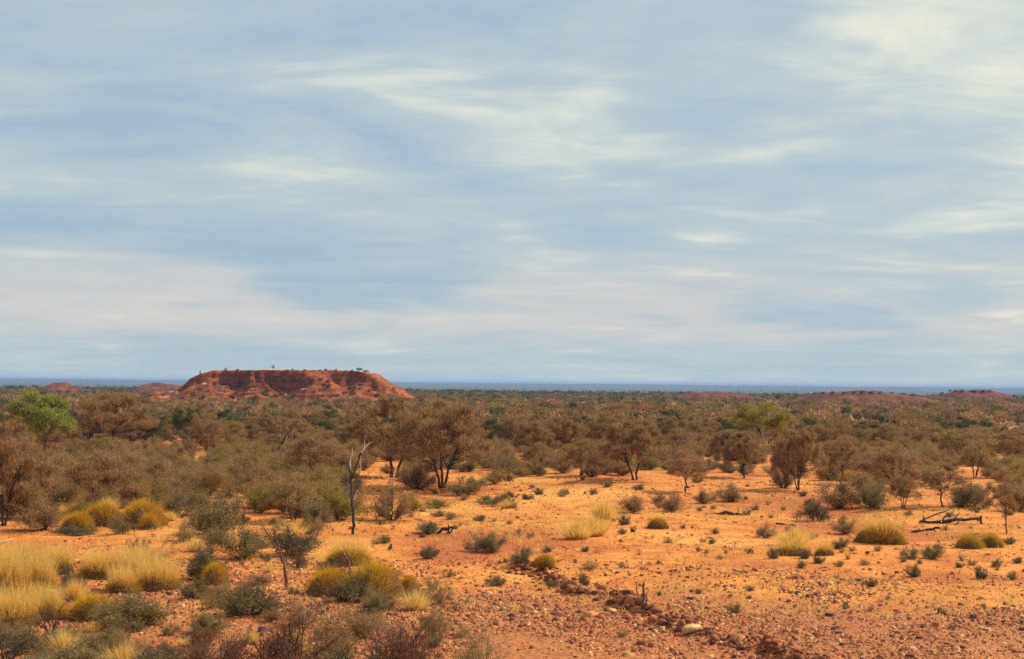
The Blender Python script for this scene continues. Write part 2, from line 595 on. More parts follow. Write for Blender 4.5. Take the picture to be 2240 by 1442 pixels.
# ------------------------------------------------------------------ plant builders
class Geo:
    def __init__(self):
        self.v, self.t, self.n = [], [], 0

    def add(self, V, T):
        self.v.append(np.asarray(V, dtype=np.float32))
        self.t.append(np.asarray(T, dtype=np.int32) + self.n)
        self.n += len(V)

    def tube(self, pts, radii, k=5):
        pts = [np.array(p, dtype=float) for p in pts]
        V, T = [], []
        for i, p in enumerate(pts):
            a = pts[max(0, i - 1)]
            b = pts[min(len(pts) - 1, i + 1)]
            d = b - a
            d = d / (np.linalg.norm(d) + 1e-9)
            u = np.cross(d, (0.31, 0.9, 0.2))
            u = u / (np.linalg.norm(u) + 1e-9)
            w = np.cross(d, u)
            for j in range(k):
                q = 2 * math.pi * j / k
                V.append(p + radii[i] * (u * math.cos(q) + w * math.sin(q)))
        for i in range(len(pts) - 1):
            for j in range(k):
                m_ = (j + 1) % k
                a, b, c, d = i * k + j, i * k + m_, (i + 1) * k + m_, (i + 1) * k + j
                T.append((a, b, c)); T.append((a, c, d))
        e = len(V)
        V.append(pts[-1] + (pts[-1] - pts[-2]) * 0.05)
        for j in range(k):
            T.append(((len(pts) - 1) * k + j, (len(pts) - 1) * k + (j + 1) % k, e))
        self.add(V, T)

    def leaves(self, rng, C, D, L, Wd):
        """one narrow triangle per leaf"""
        n_ = len(C)
        D = D / (np.linalg.norm(D, axis=1, keepdims=True) + 1e-9)
        S = np.cross(D, rng.normal(size=(n_, 3)))
        S = S / (np.linalg.norm(S, axis=1, keepdims=True) + 1e-9)
        L = np.asarray(L).reshape(-1, 1); Wd = np.asarray(Wd).reshape(-1, 1)
        V = np.stack([C - S * Wd / 2, C + S * Wd / 2, C + D * L], axis=1).reshape(-1, 3)
        T = np.arange(3 * n_).reshape(-1, 3)
        self.add(V, T)

    def mesh(self, name, mat, smooth_shade=False):
        return np_mesh(name, np.concatenate(self.v), np.concatenate(self.t), mat=mat, smooth_shade=smooth_shade)


def bez(a, b, c, n_):
    a, b, c = (np.array(q, dtype=float) for q in (a, b, c))
    return [a * (1 - t) ** 2 + b * 2 * t * (1 - t) + c * t * t for t in np.linspace(0, 1, n_)]


def wob(rng, pts, s):
    return [p + rng.normal(size=3) * s * (0 if i == 0 else 1) for i, p in enumerate(pts)]


def make_tree(seed, H=6.0, Wd=8.0, stems=3, cb=0.34, clumps=70, leaves=13000, rc=0.105, leaf=(0.20, 0.05),
              upright=0.6, tr=0.11, umbrella=1.0, gap=0.25):
    """stems in a V, crooked limbs to leaf clumps in a domed crown; returns (trunk geo, crown geo)"""
    rng = np.random.default_rng(seed)
    tg, cg = Geo(), Geo()
    cen = []
    while len(cen) < clumps:
        a = rng.uniform(0, 2 * math.pi)
        r_ = math.sqrt(rng.uniform(0.0, 1.0))
        ztop = math.sqrt(max(0.0, 1 - r_ ** 2.6))
        lo = 0.30 * r_ ** 2 * (1 - umbrella)
        u = rng.uniform(0, 1) ** (0.6 if umbrella > 0.5 else 1.0)
        wig = 1 + gap * math.sin(a * 3 + seed) * 0.5 + rng.normal() * 0.07
        z = cb + (1 - cb) * (lo + u * (0.92 * ztop + 0.05 - lo))
        z += 0.08 * r_ * (1 - u)
        cen.append((Wd / 2 * 0.9 * r_ * math.cos(a) * wig, Wd / 2 * 0.9 * r_ * math.sin(a) * wig, H * z))
    sd = []
    for s in range(stems):
        a = 2 * math.pi * s / stems + rng.uniform(-0.5, 0.5)
        sp = rng.uniform(0.10, 0.22) * Wd if stems > 1 else 0.04 * Wd
        base = np.array((0.12 * math.cos(a) * (stems > 1), 0.12 * math.sin(a) * (stems > 1), -0.15))
        fork = np.array((sp * math.cos(a), sp * math.sin(a), H * rng.uniform(0.42, 0.58)))
        mid = np.array((sp * 0.32 * math.cos(a), sp * 0.32 * math.sin(a), H * 0.22))
        pts = wob(rng, bez(base, mid, fork, 9), 0.035)
        rr = [tr * (1.25 if i == 0 else 1) * (1 - 0.55 * i / 8) for i in range(9)]
        tg.tube(pts, rr, 6)
        sd.append((pts, rr))
    for c in cen:
        c = np.array(c)
        k = int(np.argmin([np.linalg.norm(p[-1][:2] - c[:2]) + rng.uniform(0, 0.12) * Wd for p, _ in sd]))
        pts, rr = sd[k]
        i0 = int(rng.integers(4, 9))
        p0 = pts[i0]
        mid = p0 * 0.45 + c * 0.55 + np.array((0, 0, -0.10 * H * rng.uniform(-0.2, 1)))
        br = wob(rng, bez(p0, mid, c, 6), 0.03 * Wd * 0.25)
        r0 = rr[i0] * rng.uniform(0.3, 0.5)
        tg.tube(br, [r0 * (1 - 0.78 * i / 5) for i in range(6)], 4)
        for _ in range(3):
            q = c + rng.normal(size=3) * rc * Wd * 0.75
            q[2] += rc * Wd * 0.3
            tg.tube([br[3], (br[4] + q) / 2, q], [r0 * 0.35, r0 * 0.22, 0.006], 3)
    wts = rng.uniform(0.5, 1.5, size=len(cen))
    wts = wts / wts.sum()
    for c, w in zip(cen, wts):
        k = int(leaves * w)
        rcw = rc * Wd * rng.uniform(0.75, 1.3)
        P = rng.normal(size=(k, 3))
        P = P / (np.linalg.norm(P, axis=1, keepdims=True) + 1e-9) * (rng.uniform(0, 1, (k, 1)) ** 0.42)
        P *= np.array((rcw, rcw, rcw * 0.62))
        C = np.array(c) + P
        D = P * 0.5 / rcw + np.array((0, 0, upright)) + rng.normal(size=(k, 3)) * 0.45
        cg.leaves(rng, C, D, rng.uniform(0.6, 1.3, k) * leaf[0], rng.uniform(0.7, 1.3, k) * leaf[1])
    return tg, cg


def make_shrub(seed, H=1.6, Wd=2.2, stems=16, leaves=5000, leaf=(0.09, 0.03), start=0.3, upright=0.6, sr=0.014, spread=0.055, twigs=2):
    rng = np.random.default_rng(seed)
    tg, cg = Geo(), Geo()
    per = leaves // (stems * (1 + twigs))
    for s in range(stems):
        a = rng.uniform(0, 2 * math.pi)
        r_ = math.sqrt(rng.uniform(0.02, 1.0))
        lop = 1 + 0.30 * math.sin(a + seed) + 0.18 * math.sin(3 * a + 2 * seed)
        f_ = rng.uniform(0.55, 1.08)
        top = np.array((Wd / 2 * r_ * lop * math.cos(a), Wd / 2 * r_ * lop * math.sin(a), H * math.sqrt(max(0.05, 1 - 0.75 * r_ ** 2)) * f_ * (0.85 + 0.2 * math.cos(2 * a + seed))))
        bare = rng.random() < 0.14
        base = np.array((0.05 * math.cos(a), 0.05 * math.sin(a), -0.05))
        mid = np.array((top[0] * 0.55, top[1] * 0.55, top[2] * 0.35))
        main = wob(rng, bez(base, mid, top, 8), 0.012 * Wd)
        tg.tube(main, [sr * (1 - 0.8 * i / 7) for i in range(8)], 4)
        paths = [main]
        for _ in range(twigs):
            i0 = int(rng.integers(2, 6))
            q = main[i0] + (main[-1] - main[i0]) * rng.uniform(0.5, 0.9) + rng.normal(size=3) * 0.13 * Wd
            q[2] = max(q[2], 0.12 * H)
            br = bez(main[i0], (main[i0] + q) / 2 + np.array((0, 0, 0.03 * H)), q, 5)
            tg.tube(br, [sr * 0.55 * (1 - 0.75 * i / 4) for i in range(5)], 3)
            paths.append(br)
        for pth in paths:
            if per <= 0 or bare:
                continue
            A = np.array(pth)
            t = rng.uniform(start, 1.0, per) * (len(A) - 1.001)
            i = t.astype(int)
            f = (t - i)[:, None]
            C = A[i] * (1 - f) + A[i + 1] * f
            off = rng.normal(size=(per, 3)) * spread * Wd * 0.8
            C = C + off
            C[:, 2] = np.maximum(C[:, 2], 0.03)
            D = off / (spread * Wd) * 0.5 + np.array((0, 0, upright)) + rng.normal(size=(per, 3)) * 0.5
            cg.leaves(rng, C, D, rng.uniform(0.6, 1.4, per) * leaf[0], rng.uniform(0.7, 1.3, per) * leaf[1])
    return tg, cg


def make_bare(seed, H=1.5, Wd=1.8, stems=9, depth=4, sr=0.028, lean=(0, 0)):
    rng = np.random.default_rng(seed)
    tg = Geo()

    def grow(p, d, L, r_, k):
        d = d / np.linalg.norm(d)
        q = [p]
        dd = d.copy()
        for _ in range(4):
            dd = dd + rng.normal(size=3) * 0.13 + np.array((0, 0, 0.04))
            dd /= np.linalg.norm(dd)
            q.append(q[-1] + dd * L / 4)
        tg.tube(q, [r_ * (1 - 0.11 * i) for i in range(5)], 4 if k > 1 else 3)
        if k > 0:
            for _ in range(int(rng.integers(2, 4))):
                i = int(rng.integers(2, 5))
                nd = dd + rng.normal(size=3) * 0.55
                nd[2] = abs(nd[2]) * 0.7 + 0.15
                grow(q[i], nd, L * rng.uniform(0.55, 0.8), r_ * 0.58, k - 1)
    for s in range(stems):
        a = rng.uniform(0, 2 * math.pi)
        d = np.array((math.cos(a) * Wd / H * 0.55 + lean[0], math.sin(a) * Wd / H * 0.55 + lean[1], 1.0))
        grow(np.array((0.06 * math.cos(a), 0.06 * math.sin(a), -0.05)), d, H * 0.42, sr * rng.uniform(0.7, 1.1), depth - 1)
    return tg


def make_spinifex(seed, Wd=2.0, H=1.0, blades=6500, bw=0.018, lumps=5):
    """hummock of stiff blades radiating from the ground, several crowns grown together"""
    rng = np.random.default_rng(seed)
    g = Geo()
    for s in range(lumps):
        a = rng.uniform(0, 2 * math.pi)
        r_ = rng.uniform(0.0, 0.42) if s else 0.0
        cx_, cy2 = r_ * Wd * 0.5 * math.cos(a), r_ * Wd * 0.5 * math.sin(a)
        rw = Wd * 0.5 * (rng.uniform(0.55, 0.8) if s else 0.9)
        rh = H * (rng.uniform(0.62, 0.98) if s else 0.9)
        k = blades // lumps
        az = rng.uniform(0, 2 * math.pi, k)
        el = np.arcsin(rng.uniform(0.0, 1.0, k))
        D = np.stack([np.cos(el) * np.cos(az) * rw, np.cos(el) * np.sin(az) * rw, np.sin(el) * rh], axis=1)
        f0 = rng.uniform(0.35, 0.8, (k, 1))
        f1 = rng.uniform(0.92, 1.12, (k, 1))
        f1 = np.where(rng.random((k, 1)) < 0.10, f1 * rng.uniform(1.05, 1.3, (k, 1)), f1)
        C = D * f0 + np.array((cx_, cy2, 0)) + rng.normal(size=(k, 3)) * 0.02
        C[:, 2] = np.maximum(C[:, 2], 0.0)
        E = D * (f1 - f0) + rng.normal(size=(k, 3)) * 0.065 * Wd + np.array((0, 0, 0.03 * H))
        g.leaves(rng, C, E, np.linalg.norm(E, axis=1) * 1.0, rng.uniform(0.7, 1.4, k) * bw)
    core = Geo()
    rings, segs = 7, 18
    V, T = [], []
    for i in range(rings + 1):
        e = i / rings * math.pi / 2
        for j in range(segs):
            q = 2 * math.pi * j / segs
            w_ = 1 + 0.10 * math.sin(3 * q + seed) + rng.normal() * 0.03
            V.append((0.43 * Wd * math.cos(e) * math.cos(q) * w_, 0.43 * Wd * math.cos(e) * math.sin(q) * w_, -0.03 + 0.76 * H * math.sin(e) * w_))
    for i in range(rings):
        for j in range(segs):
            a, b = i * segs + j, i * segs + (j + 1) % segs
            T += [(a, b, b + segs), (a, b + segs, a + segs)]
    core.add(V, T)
    return g, core


def make_stalks(seed, Wd=2.0, H=1.4, base=0.5, n_=900, bw=0.012, lean=0.16):
    """thin upright seed stalks"""
    rng = np.random.default_rng(seed)
    g = Geo()
    a = rng.uniform(0, 2 * math.pi, n_)
    r_ = 0.8 * np.sqrt(rng.uniform(0, 1, n_))
    C = np.stack([Wd / 2 * r_ * np.cos(a), Wd / 2 * r_ * np.sin(a), base * np.sqrt(np.maximum(0.02, 1 - r_ ** 2))], axis=1)
    D = np.stack([np.cos(a) * r_ * 0.35 + 0.05, np.sin(a) * r_ * 0.35, np.ones(n_)], axis=1) + rng.normal(size=(n_, 3)) * lean
    L = (H - base) * rng.uniform(0.35, 1.1, n_) * (0.8 + 0.35 * np.sin(a * 3 + r_ * 9 + seed))
    g.leaves(rng, C, D, L, rng.uniform(0.7, 1.3, n_) * bw)
    Dn = D / np.linalg.norm(D, axis=1, keepdims=True)
    g.leaves(rng, C + Dn * L[:, None] * 0.6, Dn + rng.normal(size=(n_, 3)) * 0.1, L * 0.5, np.full(n_, bw * 1.7))
    return g


def make_tuft(seed, Wd=1.2, H=1.0, n_=900, bw=0.019):
    rng = np.random.default_rng(seed)
    g = Geo()
    a = rng.uniform(0, 2 * math.pi, n_)
    r_ = rng.uniform(0, 1, n_)
    C = np.stack([Wd * 0.2 * r_ * np.cos(a), Wd * 0.2 * r_ * np.sin(a), np.full(n_, -0.02)], axis=1)
    D = np.stack([np.cos(a) * r_ * Wd * 0.55, np.sin(a) * r_ * Wd * 0.55, H * np.sqrt(1 - 0.6 * r_ ** 2)], axis=1) + rng.normal(size=(n_, 3)) * 0.12
    g.leaves(rng, C, D, np.linalg.norm(D, axis=1) * rng.uniform(0.5, 1.1, n_), rng.uniform(0.6, 1.4, n_) * bw)
    return g


# prototypes: kind -> list of variants; a variant is (height, width, [(part name, mesh), ...])
PROTO = {}


def proto(kind, H, Wd, *parts):
    PROTO.setdefault(kind, []).append((H, Wd, parts))


def tree_proto(kind, mat, bark, seeds, names=('trunk', 'crown'), **k):
    for s in seeds:
        tg, cg = make_tree(s, **k)
        proto(kind, k.get('H', 6.0), k.get('Wd', 8.0), (names[0], tg.mesh(names[0], M[bark], True)), (names[1], cg.mesh(names[1], M[mat])))


def shrub_proto(kind, mat, bark, seeds, **k):
    for s in seeds:
        tg, cg = make_shrub(s, **k)
        proto(kind, k.get('H', 1.6), k.get('Wd', 2.2), ('stems', tg.mesh('stems', M[bark])), ('foliage', cg.mesh('foliage', M[mat])))


tree_proto('mulga', 'mulga', 'bark', (11, 12, 13), H=6.0, Wd=8.0, stems=3, cb=0.22, umbrella=0.7, clumps=110, leaves=20000, leaf=(0.30, 0.052), rc=0.070, upright=0.9)
tree_proto('mulga', 'mulga', 'bark', (14, 15), H=5.2, Wd=5.4, stems=2, cb=0.24, umbrella=0.7, clumps=70, leaves=14500, leaf=(0.26, 0.05), rc=0.080, upright=0.9)
tree_proto('mulga_dome', 'mulga', 'bark', (21, 22, 23), H=4.0, Wd=4.6, stems=3, cb=0.22, clumps=60, leaves=11000, leaf=(0.17, 0.045), rc=0.11, umbrella=0.6, tr=0.08, upright=0.9)
tree_proto('mulga_dome', 'olive', 'bark', (24, 25), H=4.0, Wd=4.4, stems=4, cb=0.20, clumps=55, leaves=10000, leaf=(0.17, 0.045), rc=0.11, umbrella=0.6, tr=0.07)
tree_proto('sapling', 'mulga', 'brownbark', (31, 32), H=4.4, Wd=3.2, stems=1, cb=0.32, clumps=46, leaves=6000, leaf=(0.16, 0.04), rc=0.10, tr=0.07, gap=0.4)
tree_proto('green_tree', 'green', 'brownbark', (41,), H=6.5, Wd=6.0, stems=2, cb=0.24, clumps=30, leaves=17000, leaf=(0.26, 0.08), rc=0.125, upright=0.3, tr=0.08, gap=0.7, umbrella=0.0)
tree_proto('ygreen_tree', 'ygreen', 'palebark', (42,), H=7.0, Wd=7.0, stems=1, cb=0.45, clumps=42, leaves=15000, leaf=(0.24, 0.07), rc=0.11, upright=0.2, tr=0.12, gap=0.4, umbrella=0.5)
tree_proto('dark_tree', 'dark', 'bark', (43, 44), H=4.5, Wd=4.0, stems=2, cb=0.30, clumps=34, leaves=8000, leaf=(0.17, 0.055), rc=0.13, tr=0.08)
tree_proto('sage_tree', 'sage', 'bark', (45,), H=3.6, Wd=3.0, stems=2, cb=0.30, clumps=26, leaves=4200, leaf=(0.15, 0.05), rc=0.10, tr=0.06, gap=0.7)
shrub_proto('olive_shrub', 'olive', 'brownbark', (51, 52, 53), H=2.4, Wd=3.0, stems=34, leaves=12000, leaf=(0.12, 0.034), spread=0.05)
shrub_proto('sage_shrub', 'sage', 'brownbark', (54, 55, 56), H=1.7, Wd=2.4, stems=30, leaves=11000, leaf=(0.085, 0.034), spread=0.05)
shrub_proto('brown_shrub', 'mulga', 'bark', (57, 58, 59), H=2.0, Wd=2.0, stems=30, leaves=8000, leaf=(0.11, 0.026), spread=0.05, sr=0.018)
shrub_proto('ygreen_shrub', 'ygreen', 'brownbark', (60,), H=1.8, Wd=2.2, stems=26, leaves=10000, leaf=(0.10, 0.03), spread=0.06)
shrub_proto('bluebush', 'bluebush', 'char', (61, 62, 63), H=1.2, Wd=1.7, stems=26, leaves=5600, leaf=(0.07, 0.03), spread=0.05)
shrub_proto('saltbush', 'bluebush', 'char', (64, 65, 66), H=0.45, Wd=0.9, stems=18, leaves=2600, leaf=(0.055, 0.022), spread=0.06, start=0.15, sr=0.006, twigs=1)
shrub_proto('saltbush', 'sage', 'char', (67, 68), H=0.5, Wd=0.8, stems=16, leaves=2000, leaf=(0.055, 0.02), spread=0.06, start=0.2, sr=0.006, twigs=1)
shrub_proto('saltbush', 'straw_leaf', 'brownbark', (73,), H=0.45, Wd=0.8, stems=14, leaves=1100, leaf=(0.06, 0.018), spread=0.07, start=0.2, sr=0.006, twigs=1)
shrub_proto('saltbush', 'mulga', 'char', (74, 75), H=0.5, Wd=0.9, stems=14, leaves=1300, leaf=(0.055, 0.02), spread=0.07, start=0.2, sr=0.007, twigs=1)
shrub_proto('russet_shrub', 'red', 'char', (69, 70), H=1.5, Wd=2.4, stems=34, leaves=7500, leaf=(0.06, 0.02), spread=0.05, start=0.4, sr=0.026)
shrub_proto('straw_shrub', 'straw_leaf', 'brownbark', (71, 72), H=1.2, Wd=1.9, stems=26, leaves=6500, leaf=(0.06, 0.02), spread=0.05, start=0.35, sr=0.012)
for s in (81, 82, 83):
    proto('bare_shrub', 1.5, 1.9, ('stems', make_bare(s, 1.5, 1.8).mesh('stems', M['char'])))
for s in (84, 85):
    proto('twig_shrub', 0.8, 0.7, ('stems', make_bare(s, 0.8, 0.7, 4, 3, 0.012).mesh('stems', M['brownbark'])))
for s in (91, 92, 93):
    bl, co = make_spinifex(s, blades=9000, bw=0.016)
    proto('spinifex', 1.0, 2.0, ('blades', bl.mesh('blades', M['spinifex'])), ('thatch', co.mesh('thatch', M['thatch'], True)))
for s in (94, 95):
    bl, co = make_spinifex(s, 2.0, 0.85, 9000, 0.016)
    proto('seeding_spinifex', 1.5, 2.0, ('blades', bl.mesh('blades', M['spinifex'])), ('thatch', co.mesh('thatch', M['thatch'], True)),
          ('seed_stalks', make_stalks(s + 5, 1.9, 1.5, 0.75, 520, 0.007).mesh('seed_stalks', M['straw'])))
for s in (96, 97, 98):
    bl, co = make_spinifex(s, 3.0, 1.15, 10000, 0.02, 11)
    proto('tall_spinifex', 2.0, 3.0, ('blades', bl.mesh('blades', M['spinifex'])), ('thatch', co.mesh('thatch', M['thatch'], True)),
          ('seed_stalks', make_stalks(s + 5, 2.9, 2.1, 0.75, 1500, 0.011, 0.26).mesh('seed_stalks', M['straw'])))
for s in (101, 102, 103):
    proto('grass_tuft', 1.0, 1.2, ('blades', make_tuft(s).mesh('blades', M['straw'])))

INFO = {  # kind -> (object name, category)
    'mulga': ('mulga_tree', 'tree'), 'mulga_dome': ('mulga_tree', 'tree'), 'sapling': ('young_mulga_tree', 'tree'),
    'green_tree': ('green_tree', 'tree'), 'ygreen_tree': ('eucalyptus_tree', 'tree'), 'dark_tree': ('dark_green_tree', 'tree'),
    'sage_tree': ('grey_green_tree', 'tree'), 'olive_shrub': ('olive_shrub', 'shrub'), 'sage_shrub': ('grey_green_shrub', 'shrub'),
    'brown_shrub': ('brown_shrub', 'shrub'), 'ygreen_shrub': ('yellow_green_shrub', 'shrub'), 'bluebush': ('bluebush', 'shrub'),
    'saltbush': ('saltbush', 'shrub'), 'russet_shrub': ('russet_shrub', 'shrub'), 'straw_shrub': ('straw_coloured_shrub', 'shrub'),
    'bare_shrub': ('bare_shrub', 'shrub'), 'twig_shrub': ('bare_seedling', 'shrub'), 'spinifex': ('spinifex_hummock', 'grass clump'),
    'seeding_spinifex': ('spinifex_hummock', 'grass clump'), 'tall_spinifex': ('spinifex_hummock', 'grass clump'),
    'grass_tuft': ('grass_tuft', 'grass clump'),
}
turn = {}
COUNT = {}


def plant(kind, pos, h, w, label, group=None, rz=None, variant=None, sink=0.0):
    """a thing at its base with its parts; copies share mesh data"""
    name, cat = INFO[kind]
    vs_ = PROTO[kind]
    k = turn.get(kind, 0)
    turn[kind] = k + 1
    H, Wd, parts = vs_[(k if variant is None else variant) % len(vs_)]
    if len(parts) == 1:
        root = link(name, parts[0][1])
    else:
        root = link(name, None)
        for pn, me in parts:
            link(pn, me, root)
    root.location = (pos[0], pos[1], pos[2] - sink)
    root.rotation_euler.z = rnd.uniform(0, 6.283) if rz is None else rz
    sw = w / Wd
    q = rnd.uniform(0.86, 1.14)
    root.scale = (sw * q, sw / q, h / H)
    if kind in ('mulga', 'mulga_dome', 'sapling', 'dark_tree', 'sage_tree', 'brown_shrub', 'olive_shrub'):
        root.rotation_euler.x, root.rotation_euler.y = rnd.gauss(0, 0.045), rnd.gauss(0, 0.045)
    tag(root, label, cat, group)
    COUNT[kind] = COUNT.get(kind, 0) + 1
    return root


BUSY = []


def put(kind, px, py, hpx, wpx, label, group=None, rz=None, variant=None):
    p, s = at(px, py)
    BUSY.append((p.x, p.y, wpx * s * 0.5))
    return plant(kind, p, hpx * s, wpx * s, label, group, rz, variant)


